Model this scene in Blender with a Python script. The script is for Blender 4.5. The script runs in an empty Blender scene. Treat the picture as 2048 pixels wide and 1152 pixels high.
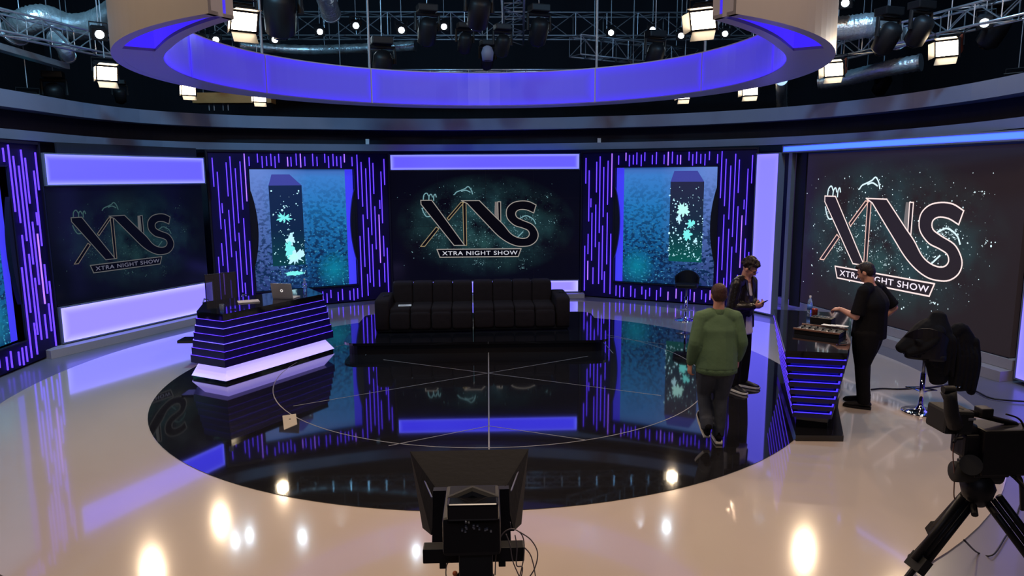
import bpy, bmesh, math, random
from mathutils import Vector, Matrix, Quaternion
R = math.radians
PI = math.pi
S = bpy.context.scene
COL = S.collection
random.seed(7)

# ------------------------------------------------------------------ camera
F_PX, PITCH, YAW, ROLL = 1420.0, 0.1549, 0.0343, -0.006
CAM = Vector((0.0451, -10.0524, 2.7969))
_fw = Vector((math.sin(YAW)*math.cos(PITCH), math.cos(YAW)*math.cos(PITCH), -math.sin(PITCH)))
_rt = Vector((math.cos(YAW), -math.sin(YAW), 0))
_up = _rt.cross(_fw)
_r2 = _rt*math.cos(ROLL) + _up*math.sin(ROLL)
_u2 = -_rt*math.sin(ROLL) + _up*math.cos(ROLL)
cd = bpy.data.cameras.new('camera')
cd.sensor_fit = 'HORIZONTAL'; cd.sensor_width = 36.0
cd.lens = 36.0*F_PX/2048.0
cd.clip_start = 0.05; cd.clip_end = 100
cam = bpy.data.objects.new('camera', cd)
COL.objects.link(cam)
cam.matrix_world = Matrix(((_r2.x, _u2.x, -_fw.x, CAM.x), (_r2.y, _u2.y, -_fw.y, CAM.y), (_r2.z, _u2.z, -_fw.z, CAM.z), (0, 0, 0, 1)))
S.camera = cam

def ray(u, v):
    return _r2*((u-1024)/F_PX) - _u2*((v-576)/F_PX) + _fw
def atz(u, v, z):          # the place seen at photo pixel (u, v) at height z
    d = ray(u, v); t = (z-CAM.z)/d.z
    return CAM + d*t
def aty(u, v, y):          # the place seen at photo pixel (u, v) at depth plane y
    d = ray(u, v); t = (y-CAM.y)/d.y
    return CAM + d*t

# ------------------------------------------------------------------ world, exposure, unseen area lights added for key and wash
w = bpy.data.worlds.new('world'); S.world = w; w.use_nodes = True
w.node_tree.nodes['Background'].inputs[0].default_value = (0.10, 0.14, 0.30, 1)
w.node_tree.nodes['Background'].inputs[1].default_value = 0.05
S.view_settings.view_transform = 'Standard'
S.view_settings.look = 'None'
S.view_settings.exposure = 0.0
S.view_settings.gamma = 1.0
S.view_settings.use_curve_mapping = False

def aim(o, loc, tgt, axis='-Z', up='Y'):
    o.location = loc
    o.rotation_mode = 'QUATERNION'
    o.rotation_quaternion = (Vector(tgt)-Vector(loc)).to_track_quat(axis, up)

def area(name, loc, tgt, size, energy, color):
    l = bpy.data.lights.new(name, 'AREA'); l.energy = energy; l.color = color; l.size = size
    l.shape = 'DISK'
    o = bpy.data.objects.new(name, l); COL.objects.link(o); aim(o, loc, tgt)
    return o
area('unseen_key_light', (-4.6, -5.0, 8.3), (-4.2, -4.4, 0), 1.5, 205, (1.0, 0.74, 0.46))
area('unseen_key_light', (4.2, -5.5, 8.3), (4.0, -4.6, 0), 1.5, 235, (1.0, 0.74, 0.52))
area('unseen_key_light', (0.0, -3.0, 8.5), (0.0, -2.0, 0), 1.5, 100, (1.0, 0.78, 0.60))
area('unseen_front_fill', (0.0, -12.5, 6.5), (0.0, 3.0, 3.0), 2.0, 70, (0.70, 0.72, 1.0))  # unseen fill light added behind the camera
area('unseen_blue_wash', (-5.0, -1.5, 8.6), (-7.2, 3.0, 5.3), 0.8, 480, (0.25, 0.65, 1.0))  # unseen blue light added to brighten the left foil duct
area('unseen_blue_wash', (5.0, -1.5, 8.6), (7.4, 2.5, 5.3), 0.8, 300, (0.25, 0.60, 1.0))  # matching unseen wash added on the right

# ------------------------------------------------------------------ materials
def nodes(name):
    m = bpy.data.materials.new(name); m.use_nodes = True
    return m, m.node_tree, m.node_tree.nodes['Principled BSDF']
def mat(name, color, rough=0.5, metal=0.0, spec=0.5, emit=None, es=1.0, noise=0.0, nscale=20.0, bump=0.0, bscale=60.0, coat=0.0, alpha=1.0, trans=0.0, ior=1.45, stretch=None):
    m, nt, b = nodes(name)
    b.inputs['Base Color'].default_value = (*color, 1)
    b.inputs['Roughness'].default_value = rough
    b.inputs['Metallic'].default_value = metal
    b.inputs['Specular IOR Level'].default_value = spec
    b.inputs['IOR'].default_value = ior
    b.inputs['Coat Weight'].default_value = coat
    b.inputs['Coat Roughness'].default_value = 0.05
    b.inputs['Alpha'].default_value = alpha
    b.inputs['Transmission Weight'].default_value = trans
    if emit:
        b.inputs['Emission Color'].default_value = (*emit, 1); b.inputs['Emission Strength'].default_value = es
    tc = nt.nodes.new('ShaderNodeTexCoord')
    src = tc.outputs['Object']
    if stretch:
        mp = nt.nodes.new('ShaderNodeMapping'); mp.inputs['Scale'].default_value = stretch
        nt.links.new(src, mp.inputs['Vector']); src = mp.outputs['Vector']
    n = nt.nodes.new('ShaderNodeTexNoise'); n.inputs['Scale'].default_value = nscale; n.inputs['Detail'].default_value = 5
    nt.links.new(src, n.inputs['Vector'])
    if noise > 0:
        mx = nt.nodes.new('ShaderNodeMix'); mx.data_type = 'RGBA'; mx.blend_type = 'MIX'
        mx.inputs['A'].default_value = (*[c*(1-noise) for c in color], 1)
        mx.inputs['B'].default_value = (*[min(1, c*(1+noise)) for c in color], 1)
        nt.links.new(n.outputs['Fac'], mx.inputs['Factor'])
        nt.links.new(mx.outputs['Result'], b.inputs['Base Color'])
    if bump > 0:
        n2 = nt.nodes.new('ShaderNodeTexNoise'); n2.inputs['Scale'].default_value = bscale; n2.inputs['Detail'].default_value = 3
        nt.links.new(src, n2.inputs['Vector'])
        bp = nt.nodes.new('ShaderNodeBump'); bp.inputs['Strength'].default_value = bump; bp.inputs['Distance'].default_value = 0.01
        nt.links.new(n2.outputs['Fac'], bp.inputs['Height']); nt.links.new(bp.outputs['Normal'], b.inputs['Normal'])
    return m

M = {}
M['beige'] = mat('beige_floor', (0.56, 0.47, 0.41), 0.11, spec=0.5, noise=0.05, nscale=1.2, bump=0.02, bscale=3.0, coat=0.5)
M['black_floor'] = mat('black_floor', (0.012, 0.011, 0.012), 0.035, spec=0.8, noise=0.5, nscale=6, coat=0.4, stretch=(1, 5, 1))
M['grey_floor'] = mat('grey_floor', (0.17, 0.16, 0.19), 0.3, noise=0.1, nscale=3, coat=0.15)
M['inlay'] = mat('inlay_white', (0.30, 0.29, 0.27), 0.4)
M['plinth'] = mat('taupe_paint', (0.36, 0.33, 0.34), 0.5, noise=0.06, nscale=4)
M['drape'] = mat('black_drape', (0.010, 0.010, 0.016), 0.9, noise=0.3, nscale=2, stretch=(6, 6, 0.3))
M['roof'] = mat('roof_dark', (0.012, 0.013, 0.02), 0.9, noise=0.4, nscale=1.5)
M['fascia'] = mat('fascia_grey', (0.155, 0.17, 0.24), 0.6, noise=0.08, nscale=2)
M['ringwhite'] = mat('ring_white', (0.46, 0.42, 0.41), 0.35, noise=0.03, nscale=5)
M['black'] = mat('black_plastic', (0.008, 0.007, 0.008), 0.5, spec=0.35, noise=0.2)
M['gloss'] = mat('black_gloss', (0.008, 0.008, 0.010), 0.06, spec=0.6, coat=0.5, noise=0.2)
M['rubber'] = mat('black_rubber', (0.010, 0.010, 0.010), 0.7, noise=0.2)
M['alu'] = mat('aluminium', (0.62, 0.64, 0.68), 0.28, metal=0.9, noise=0.1, nscale=30)
M['chrome'] = mat('chrome', (0.85, 0.85, 0.88), 0.06, metal=1.0, noise=0.02)
M['steel'] = mat('grey_steel', (0.30, 0.31, 0.34), 0.4, metal=0.6, noise=0.1)
M['foil'] = mat('foil_duct', (0.75, 0.80, 0.86), 0.30, metal=0.75, noise=0.25, nscale=14, bump=1.0, bscale=28)
M['wood'] = mat('orange_wood', (0.55, 0.22, 0.06), 0.5, noise=0.2, nscale=8, stretch=(1, 1, 8))
M['bluegel'] = mat('blue_gel', (0.02, 0.45, 0.62), 0.3, emit=(0.0, 0.35, 0.55), es=0.6)
M['panelback'] = mat('portal_black', (0.008, 0.004, 0.050), 0.5, spec=0.2, noise=0.3, nscale=3)
M['panelframe'] = mat('portal_edge', (0.008, 0.007, 0.014), 0.35, noise=0.2)
M['led'] = mat('led_violet', (0.05, 0.03, 0.1), 0.4, emit=(0.21, 0.075, 2.2), es=1.0)
M['ledpink'] = mat('led_pink', (0.4, 0.2, 0.6), 0.4, emit=(0.55, 0.20, 2.2), es=1.0)
M['ledblue'] = mat('led_blue', (0.2, 0.2, 0.6), 0.4, emit=(0.10, 0.055, 3.4), es=1.0)
M['ledhi'] = mat('led_bright', (0.3, 0.2, 0.6), 0.4, emit=(0.35, 0.25, 4.0), es=1.0)
M['lampwarm'] = mat('lamp_warm', (1, 0.9, 0.8), 0.4, emit=(1.0, 0.80, 0.55), es=28)
M['lampcool'] = mat('lamp_cool', (0.9, 0.95, 1), 0.4, emit=(0.75, 0.9, 1.0), es=22)
M['doorlit'] = mat('barn_door_metal', (0.10, 0.095, 0.09), 0.45, metal=0.3)
M['deskface'] = mat('desk_face', (0.014, 0.008, 0.10), 0.22, spec=0.5, noise=0.1)
M['sofa'] = mat('dark_velour', (0.012, 0.008, 0.0085), 0.9, spec=0.2, noise=0.35, nscale=12, bump=0.2, bscale=90)
M['skin'] = mat('skin', (0.62, 0.30, 0.20), 0.5, noise=0.08, nscale=12)
M['hair'] = mat('dark_hair', (0.018, 0.010, 0.008), 0.55, noise=0.5, nscale=60, bump=0.8, bscale=90, stretch=(1, 1, 0.4))
M['hairbrown'] = mat('brown_hair', (0.045, 0.014, 0.008), 0.6, noise=0.5, nscale=60, bump=0.6, bscale=120, stretch=(1, 1, 0.4))
M['green'] = mat('green_knit', (0.095, 0.165, 0.085), 0.85, noise=0.22, nscale=9, bump=0.35, bscale=26)
M['greenrib'] = mat('green_rib', (0.080, 0.140, 0.070), 0.85, noise=0.2, nscale=60, bump=0.5, bscale=120)
M['jeans'] = mat('charcoal_denim', (0.040, 0.046, 0.062), 0.8, noise=0.35, nscale=14, bump=0.35, bscale=30)
M['blackcloth'] = mat('black_cotton', (0.0045, 0.004, 0.005), 0.9, spec=0.25, noise=0.3, nscale=14, bump=0.3, bscale=24)
M['leather'] = mat('black_leather', (0.012, 0.010, 0.010), 0.30, noise=0.3, nscale=16, bump=0.7, bscale=22)
M['white_cloth'] = mat('white_cotton', (0.62, 0.58, 0.55), 0.8, noise=0.06, nscale=14, bump=0.3, bscale=20)
M['white'] = mat('white_paper', (0.80, 0.78, 0.74), 0.6, noise=0.03)
M['whitesole'] = mat('white_rubber', (0.70, 0.66, 0.58), 0.5, noise=0.05)
M['red'] = mat('red_ceramic', (0.42, 0.045, 0.020), 0.25, noise=0.1)
M['silver'] = mat('laptop_silver', (0.68, 0.62, 0.50), 0.45, metal=0.1, noise=0.03)
M['dark_screen'] = mat('screen_off', (0.008, 0.008, 0.010), 0.15, noise=0.1)
M['water'] = mat('clear_plastic', (0.70, 0.85, 1.0), 0.05, trans=0.85, ior=1.3, noise=0.02)
M['labelblue'] = mat('bottle_label', (0.10, 0.22, 0.60), 0.4, noise=0.1)
M['mesh'] = mat('smoked_mesh', (0.050, 0.032, 0.026), 0.7, alpha=0.72, noise=0.3, nscale=200)
M['cable'] = mat('black_cable', (0.012, 0.010, 0.014), 0.5)
M['greycable'] = mat('grey_cable', (0.16, 0.13, 0.12), 0.5)
M['brownwood'] = mat('mixer_side', (0.20, 0.09, 0.06), 0.45, noise=0.2, stretch=(1, 8, 1))
M['baseglow'] = mat('desk_base_light', (0.75, 0.72, 0.8), 0.4, emit=(0.50, 0.40, 1.3), es=1.0)
M['orange'] = mat('orange_knob', (0.6, 0.14, 0.04), 0.4)

def L(nt, a, b): nt.links.new(a, b)
def emission_mat(name, build, base=(0.01, 0.01, 0.012), rough=0.3, strength=1.0):
    m, nt, b = nodes(name)
    b.inputs['Base Color'].default_value = (*base, 1); b.inputs['Roughness'].default_value = rough
    b.inputs['Emission Strength'].default_value = strength
    c = build(nt)
    L(nt, c, b.inputs['Emission Color'])
    return m
def math_(nt, op, a, b=None, clamp=False):
    n = nt.nodes.new('ShaderNodeMath'); n.operation = op; n.use_clamp = clamp
    for i, x in enumerate((a, b)):
        if x is None: continue
        if isinstance(x, (int, float)): n.inputs[i].default_value = x
        else: L(nt, x, n.inputs[i])
    return n.outputs[0]
def ramp(nt, fac, stops):
    n = nt.nodes.new('ShaderNodeValToRGB'); L(nt, fac, n.inputs[0])
    e = n.color_ramp.elements
    while len(e) < len(stops): e.new(0.5)
    for el, (p, c) in zip(e, stops): el.position = p; el.color = (*c, 1)
    return n.outputs[0]
def mixc(nt, f, a, b, mode='MIX'):
    n = nt.nodes.new('ShaderNodeMix'); n.data_type = 'RGBA'; n.blend_type = mode; n.clamp_factor = True
    for s, x in (('Factor', f), ('A', a), ('B', b)):
        if isinstance(x, tuple): n.inputs[s].default_value = (*x, 1)
        elif isinstance(x, (int, float)): n.inputs[s].default_value = x
        else: L(nt, x, n.inputs[s])
    return n.outputs['Result']
def uv(nt):
    t = nt.nodes.new('ShaderNodeUVMap'); t.uv_map = 'UVMap'
    s = nt.nodes.new('ShaderNodeSeparateXYZ'); L(nt, t.outputs[0], s.inputs[0])
    return s.outputs[0], s.outputs[1], t.outputs[0]
def texn(nt, vec, scale, detail=4, stretch=(1, 1, 1), typ='NOISE'):
    mp = nt.nodes.new('ShaderNodeMapping'); mp.inputs['Scale'].default_value = stretch; L(nt, vec, mp.inputs[0])
    if typ == 'NOISE':
        n = nt.nodes.new('ShaderNodeTexNoise'); n.inputs['Scale'].default_value = scale; n.inputs['Detail'].default_value = detail
        L(nt, mp.outputs[0], n.inputs['Vector']); return n.outputs['Fac']
    n = nt.nodes.new('ShaderNodeTexVoronoi'); n.inputs['Scale'].default_value = scale
    L(nt, mp.outputs[0], n.inputs['Vector']); return n.outputs['Distance']

def lightbox_mat(name, mid, edge, aspect=8.0, ew=0.10, es=1.0):
    # emission put into the face, brighter along its rim
    def b(nt):
        u, v, _ = uv(nt)
        du = math_(nt, 'MULTIPLY', math_(nt, 'MINIMUM', u, math_(nt, 'SUBTRACT', 1.0, u)), aspect)
        dv = math_(nt, 'MINIMUM', v, math_(nt, 'SUBTRACT', 1.0, v))
        d = math_(nt, 'MINIMUM', du, dv)
        f = math_(nt, 'SUBTRACT', 1.0, math_(nt, 'DIVIDE', d, ew), clamp=True)
        f = math_(nt, 'MULTIPLY', f, f)
        return mixc(nt, f, mid, edge)
    return emission_mat(name, b, base=(0.10, 0.09, 0.16), rough=0.25, strength=es)
M['lb_top'] = lightbox_mat('lightbox_violet', (0.13, 0.105, 2.6), (0.38, 0.40, 3.4), 8, 0.22)
M['lb_bot'] = lightbox_mat('lightbox_pale', (0.32, 0.26, 2.4), (0.62, 0.58, 3.0), 5, 0.25)
M['lb_col'] = lightbox_mat('lightbox_column', (0.26, 0.23, 2.0), (0.34, 0.28, 2.2), 0.2, 0.05)
M['lb_cyan'] = lightbox_mat('lightbox_sky', (0.09, 0.30, 2.6), (0.05, 0.05, 1.8), 30, 0.25)
M['deskblue'] = mat('desk_recess_blue', (0.05, 0.035, 0.22), 0.5, noise=0.1)
M['redhouse'] = mat('red_brown_housing', (0.28, 0.055, 0.025), 0.5, noise=0.3)  # red-brown body colour of two lamps, no emission
M['ringblue'] = lightbox_mat('ring_painted_glow', (0.046, 0.036, 0.50), (0.046, 0.022, 0.95), 6, 0.35)  # blue LED light falling on the ring face, painted in as emission
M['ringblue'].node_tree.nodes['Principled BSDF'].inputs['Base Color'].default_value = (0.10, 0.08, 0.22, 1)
M['recess'] = mat('recess_blue', (0.05, 0.04, 0.3), 0.35, emit=(0.045, 0.018, 1.0), es=1.0)  # blue light on the recess walls is put into the material as emission
M['gap'] = mat('gap_blue', (0.05, 0.04, 0.3), 0.35, emit=(0.045, 0.04, 0.85), es=1.0)  # stands for the blue-lit wall behind the gap, light painted as emission

def sub_screen(name, a, b, glow, k=1.0, tiles=0.0):
    def f(nt):
        u, v, vec = uv(nt)
        dx = math_(nt, 'DIVIDE', math_(nt, 'SUBTRACT', u, 0.5), 0.42)
        dy = math_(nt, 'DIVIDE', math_(nt, 'SUBTRACT', v, 0.50), 0.42)
        rr = math_(nt, 'SQRT', math_(nt, 'ADD', math_(nt, 'MULTIPLY', dx, dx), math_(nt, 'MULTIPLY', dy, dy)))
        fall = math_(nt, 'SUBTRACT', 1.15, rr, clamp=True)
        n1 = texn(nt, vec, 5.0, 6, (1.7, 1, 1)); n1 = math_(nt, 'MULTIPLY', math_(nt, 'SUBTRACT', n1, 0.34, clamp=True), 3.0)
        f1 = math_(nt, 'MULTIPLY', fall, n1)
        tint = mixc(nt, texn(nt, vec, 2.3, 2), (0.02, 0.08, 0.13), (0.045, 0.16, 0.13))
        c = mixc(nt, f1, a, tint)
        if tiles:
            n3 = texn(nt, vec, 3.0, 0, (1, 1, 1), 'V')
        sp = texn(nt, vec, 60.0, 2, (1.7, 1, 1)); sp = math_(nt, 'MULTIPLY', math_(nt, 'SUBTRACT', sp, 0.66, clamp=True), 8.0)
        sp = math_(nt, 'MULTIPLY', sp, fall)
        c = mixc(nt, sp, c, glow)
        return c
    return emission_mat(name, f, strength=k, rough=0.12, base=(0.006, 0.006, 0.009))
M['scr_c'] = sub_screen('video_wall_image', (0.002, 0.002, 0.008), None, (0.25, 0.5, 0.55), 0.70)
M['scr_l'] = sub_screen('video_wall_image_dim', (0.003, 0.005, 0.016), None, (0.10, 0.22, 0.2), 0.32)
M['scr_r'] = sub_screen('led_wall_image', (0.018, 0.012, 0.013), None, (0.3, 0.5, 0.5), 0.75)
M['scr_r'].node_tree.nodes['Principled BSDF'].inputs['Roughness'].default_value = 0.6
M['scr_r'].node_tree.nodes['Principled BSDF'].inputs['Base Color'].default_value = (0.03, 0.024, 0.024, 1)

for _k in ('scr_c', 'scr_l', 'scr_r'): M[_k].node_tree.nodes['Principled BSDF'].inputs['Specular IOR Level'].default_value = 0.2
def portal_screen(name, mirror):
    def f(nt):
        u, v, vec = uv(nt)
        if mirror: u = math_(nt, 'SUBTRACT', 1.0, u)
        base = ramp(nt, v, [(0.0, (0.002, 0.030, 0.11)), (0.30, (0.003, 0.085, 0.24)), (0.65, (0.012, 0.17, 0.46)), (0.93, (0.04, 0.20, 0.58)), (0.975, (0.05, 0.16, 0.50)), (1.0, (0.01, 0.05, 0.22))])
        base = mixc(nt, math_(nt, 'MULTIPLY', math_(nt, 'SUBTRACT', 0.60, u, clamp=True), 2.0, clamp=True), base, mixc(nt, v, (0.015, 0.030, 0.14), (0.13, 0.24, 0.66)))
        n = texn(nt, vec, 22.0, 7, (1, 1.6, 1))
        big = texn(nt, vec, 5.0, 3, (1, 1.4, 1))
        n = math_(nt, 'MULTIPLY', math_(nt, 'SUBTRACT', math_(nt, 'ADD', n, math_(nt, 'MULTIPLY', big, 0.35)), 0.655, clamp=True), 13.0, clamp=True)
        dens = math_(nt, 'MULTIPLY', math_(nt, 'SUBTRACT', 0.98, v, clamp=True), 1.4, clamp=True)
        c = mixc(nt, math_(nt, 'MULTIPLY', n, dens), base, (0.001, 0.014, 0.060))
        n2 = texn(nt, vec, 38.0, 4, (1, 1.6, 1))
        n2 = math_(nt, 'MULTIPLY', math_(nt, 'SUBTRACT', n2, 0.585, clamp=True), 12.0, clamp=True)
        c = mixc(nt, math_(nt, 'MULTIPLY', n2, math_(nt, 'MULTIPLY', math_(nt, 'SUBTRACT', 0.85, v, clamp=True), 1.1)), c, mixc(nt, u, (0.10, 0.20, 0.48), (0.05, 0.46, 0.66)))
        dx = math_(nt, 'SUBTRACT', u, 0.84); dy = math_(nt, 'MULTIPLY', math_(nt, 'SUBTRACT', v, 0.14), 1.2)
        d = math_(nt, 'SQRT', math_(nt, 'ADD', math_(nt, 'MULTIPLY', dx, dx), math_(nt, 'MULTIPLY', dy, dy)))
        c = mixc(nt, math_(nt, 'SUBTRACT', 0.85, math_(nt, 'MULTIPLY', d, 4.2), clamp=True), c, (0.0, 0.22, 0.33))
        return c
    return emission_mat(name, f, rough=0.3, base=(0.01, 0.02, 0.04))
M['ps'] = portal_screen('portal_image', False)
M['psm'] = portal_screen('portal_image_mirrored', True)
M['mono'] = emission_mat('monolith_image', lambda nt: (lambda u, v, vec: ramp(nt, v, [(0.0, (0.0, 0.045, 0.06)), (0.45, (0.001, 0.014, 0.055)), (1.0, (0.004, 0.016, 0.07))]))(*uv(nt)))
M['monor'] = emission_mat('monolith_image_grey', lambda nt: (lambda u, v, vec: ramp(nt, v, [(0.0, (0.0, 0.09, 0.08)), (0.40, (0.004, 0.02, 0.045)), (1.0, (0.016, 0.018, 0.055))]))(*uv(nt)))
M['monotop'] = mat('monolith_top_image', (0.01, 0.01, 0.03), 0.4, emit=(0.045, 0.055, 0.33))
M['splash'] = mat('splash_image', (0.1, 0.2, 0.2), 0.4, emit=(0.18, 0.85, 0.80))
M['splash2'] = mat('bubble_image', (0.1, 0.2, 0.2), 0.4, emit=(0.50, 0.85, 0.95))
M['splashhi'] = mat('splash_highlight_image', (0.1, 0.2, 0.2), 0.4, emit=(0.50, 0.95, 0.85))
M['lg_dark_c'] = mat('logo_dark', (0.002, 0.002, 0.004), 0.3, spec=0.2, emit=(0.001, 0.001, 0.003))
M['lg_line_c'] = mat('logo_outline', (0.1, 0.1, 0.1), 0.4, emit=(0.30, 0.27, 0.24))
M['lg_gold_c'] = mat('logo_gold', (0.1, 0.1, 0.1), 0.4, emit=(0.25, 0.19, 0.09))
M['lg_txt_c'] = mat('lettering_white', (0.1, 0.1, 0.1), 0.4, emit=(0.55, 0.56, 0.62))
M['lg_dark_l'] = mat('logo_dark_dim', (0.002, 0.002, 0.003), 0.3, spec=0.2, emit=(0.0008, 0.001, 0.002))
M['lg_line_l'] = mat('logo_outline_dim', (0.02, 0.02, 0.02), 0.4, emit=(0.09, 0.09, 0.085))
M['lg_gold_l'] = mat('logo_gold_dim', (0.1, 0.1, 0.1), 0.4, emit=(0.10, 0.075, 0.04))
M['lg_txt_l'] = mat('lettering_dim', (0.02, 0.02, 0.02), 0.4, emit=(0.12, 0.12, 0.17))
M['lg_dark_r'] = mat('logo_dark_led', (0.03, 0.024, 0.024), 0.6, emit=(0.014, 0.009, 0.010))
M['lg_line_r'] = mat('logo_outline_led', (0.1, 0.1, 0.1), 0.4, emit=(1.0, 0.80, 0.76))
M['lg_gold_r'] = mat('logo_copper_led', (0.1, 0.1, 0.1), 0.4, emit=(0.80, 0.50, 0.42))
M['lg_txt_r'] = mat('lettering_led', (0.1, 0.1, 0.1), 0.4, emit=(0.95, 0.85, 0.95))
M['lg_glow'] = mat('logo_haze', (0.1, 0.1, 0.1), 0.4, emit=(0.16, 0.14, 0.13))
M['teal_haze'] = mat('teal_haze', (0.01, 0.03, 0.03), 0.4, emit=(0.01, 0.07, 0.07))
M['spk_c'] = mat('sparkle', (0.02, 0.02, 0.02), 0.4, emit=(0.16, 0.33, 0.37))
M['spk_l'] = mat('sparkle_dim', (0.02, 0.02, 0.02), 0.4, emit=(0.03, 0.075, 0.07))
M['spk_r'] = mat('sparkle_led', (0.1, 0.1, 0.1), 0.4, emit=(0.75, 0.95, 1.0))

# ------------------------------------------------------------------ mesh helpers
class MB:
    def __init__(s): s.v = []; s.f = []; s.smooth = False; s.uvs = None
    def add(s, vs, fs):
        o = len(s.v); s.v += [Vector(a) for a in vs]; s.f += [tuple(i+o for i in f) for f in fs]; return s
    def box(s, x0, x1, y0, y1, z0, z1, mtx=None):
        vs = [Vector((x, y, z)) for z in (z0, z1) for y in (y0, y1) for x in (x0, x1)]
        if mtx: vs = [mtx @ a for a in vs]
        return s.add(vs, [(0, 2, 3, 1), (4, 5, 7, 6), (0, 1, 5, 4), (2, 6, 7, 3), (0, 4, 6, 2), (1, 3, 7, 5)])
    def prism(s, poly, z0, z1):        # polygon in xy (ccw) extruded in z
        n = len(poly)
        vs = [(p[0], p[1], z0) for p in poly] + [(p[0], p[1], z1) for p in poly]
        return s.add(vs, [tuple(range(n))[::-1], tuple(range(n, 2*n))] + [(i, (i+1) % n, n+(i+1) % n, n+i) for i in range(n)])
    def loft(s, rings, caps=True):
        n = len(rings[0]); vs = [p for r in rings for p in r]; fs = []
        for k in range(len(rings)-1):
            for i in range(n):
                j = (i+1) % n; fs.append((k*n+i, k*n+j, (k+1)*n+j, (k+1)*n+i))
        if caps: fs += [tuple(range(n))[::-1], tuple(range((len(rings)-1)*n, len(rings)*n))]
        return s.add(vs, fs)
    def tube(s, path, r, n=8, caps=True):
        path = [Vector(p) for p in path]; rings = []
        t0 = (path[1]-path[0]).normalized()
        up = Vector((0, 0, 1)) if abs(t0.z) < 0.9 else Vector((1, 0, 0))
        side = t0.cross(up).normalized()
        for i, p in enumerate(path):
            t = (path[min(i+1, len(path)-1)]-path[max(i-1, 0)])
            if t.length < 1e-9: t = t0
            t = t.normalized(); side = (side - t*side.dot(t)).normalized(); b = t.cross(side)
            rr = r[i] if isinstance(r, (list, tuple)) else r
            rings.append([p + (side*math.cos(a)+b*math.sin(a))*rr for a in (2*PI*k/n for k in range(n))])
        return s.loft(rings, caps)
    def bar(s, a, b, r, n=6): return s.tube([a, b], r, n)
    def cyl(s, c, r, z0, z1, n=24, r2=None):
        r2 = r if r2 is None else r2
        return s.loft([[(c[0]+q*math.cos(2*PI*k/n), c[1]+q*math.sin(2*PI*k/n), z) for k in range(n)] for q, z in ((r, z0), (r2, z1))])
    def lathe(s, c, prof, n=24):
        return s.loft([[(c[0]+q*math.cos(2*PI*k/n), c[1]+q*math.sin(2*PI*k/n), c[2]+z) for k in range(n)] for q, z in prof])
    def sphere(s, c, r, n=12, m=8):
        rx, ry, rz = r if isinstance(r, (tuple, list)) else (r, r, r)
        return s.loft([[(c[0]+rx*math.sin(t)*math.cos(2*PI*k/n), c[1]+ry*math.sin(t)*math.sin(2*PI*k/n), c[2]-rz*math.cos(t)) for k in range(n)] for t in (PI*(0.03+0.94*j/m) for j in range(m+1))])
    def disc(s, c, r, n=8, ax=((1, 0, 0), (0, 0, 1)), ry=None, rot=0.0):
        a, b = Vector(ax[0]), Vector(ax[1]); ry = ry or r
        vs = []
        for k in range(n):
            t = 2*PI*k/n; x, y = r*math.cos(t), ry*math.sin(t)
            vs.append(Vector(c) + a*(x*math.cos(rot)-y*math.sin(rot)) + b*(x*math.sin(rot)+y*math.cos(rot)))
        return s.add(vs, [tuple(range(n))])
    def xf(s, m): s.v = [m @ a for a in s.v]; return s
    def mesh(s, name, m, smooth=False, bevel=0.0, boxuv=None):
        me = bpy.data.meshes.new(name)
        me.from_pydata([tuple(a) for a in s.v], [], s.f); me.update()
        bm = bmesh.new(); bm.from_mesh(me)
        bmesh.ops.recalc_face_normals(bm, faces=bm.faces)
        if bevel > 0:
            es = [e for e in bm.edges if len(e.link_faces) == 2 and e.calc_face_angle(0) > 0.5]
            bmesh.ops.bevel(bm, geom=es, offset=bevel, segments=2, profile=0.6, affect='EDGES')
        if boxuv:
            x0, x1, z0, z1 = boxuv; ul = bm.loops.layers.uv.new('UVMap')
            for f in bm.faces:
                for lp in f.loops:
                    c = lp.vert.co; lp[ul].uv = ((c.x-x0)/(x1-x0), (c.z-z0)/(z1-z0))
        if s.uvs:
            ul = bm.loops.layers.uv.new('UVMap')
            bm.verts.ensure_lookup_table()
            for f in bm.faces:
                for lp in f.loops: lp[ul].uv = s.uvs[lp.vert.index]
        bm.to_mesh(me); bm.free()
        me.materials.append(m)
        if smooth:
            for p in me.polygons: p.use_smooth = True
        return me
    def build(s, name, m, parent=None, world=False, **k):
        if world and parent is not None:
            inv = parent.matrix_basis.inverted(); s.v = [inv @ a for a in s.v]
        o = bpy.data.objects.new(name, s.mesh(name, m, **k)); COL.objects.link(o)
        if parent is not None: o.parent = parent
        return o
def box(x0, x1, y0, y1, z0, z1): return MB().box(x0, x1, y0, y1, z0, z1)

def tag(o, label=None, cat=None, group=None, kind=None):
    if label: o['label'] = label
    if cat: o['category'] = cat
    if group: o['group'] = group
    if kind: o['kind'] = kind
    return o
def thing(name, label, cat, loc=(0, 0, 0), rz=0.0, group=None, quat=None):
    o = bpy.data.objects.new(name, None); COL.objects.link(o)
    q = quat if quat is not None else Quaternion((0, 0, 1), rz)
    o.rotation_mode = 'QUATERNION'; o.rotation_quaternion = q; o.location = loc
    o.matrix_basis = Matrix.Translation(Vector(loc)) @ q.to_matrix().to_4x4()
    o.empty_display_size = 0.1
    return tag(o, label, cat, group)
def dup(root, loc=None, rz=None, label=None, group=None, quat=None):
    def rec(o, par):
        c = o.copy(); COL.objects.link(c); c.parent = par
        for ch in [x for x in bpy.data.objects if x.parent == o]: rec(ch, c)
        return c
    r = rec(root, None)
    if loc is not None: r.location = loc
    if rz is not None: r.rotation_quaternion = Quaternion((0, 0, 1), rz)
    if quat is not None: r.rotation_quaternion = quat
    if label: r['label'] = label
    if group: r['group'] = group
    return r
def struct(o): o['kind'] = 'structure'; return o
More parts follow.
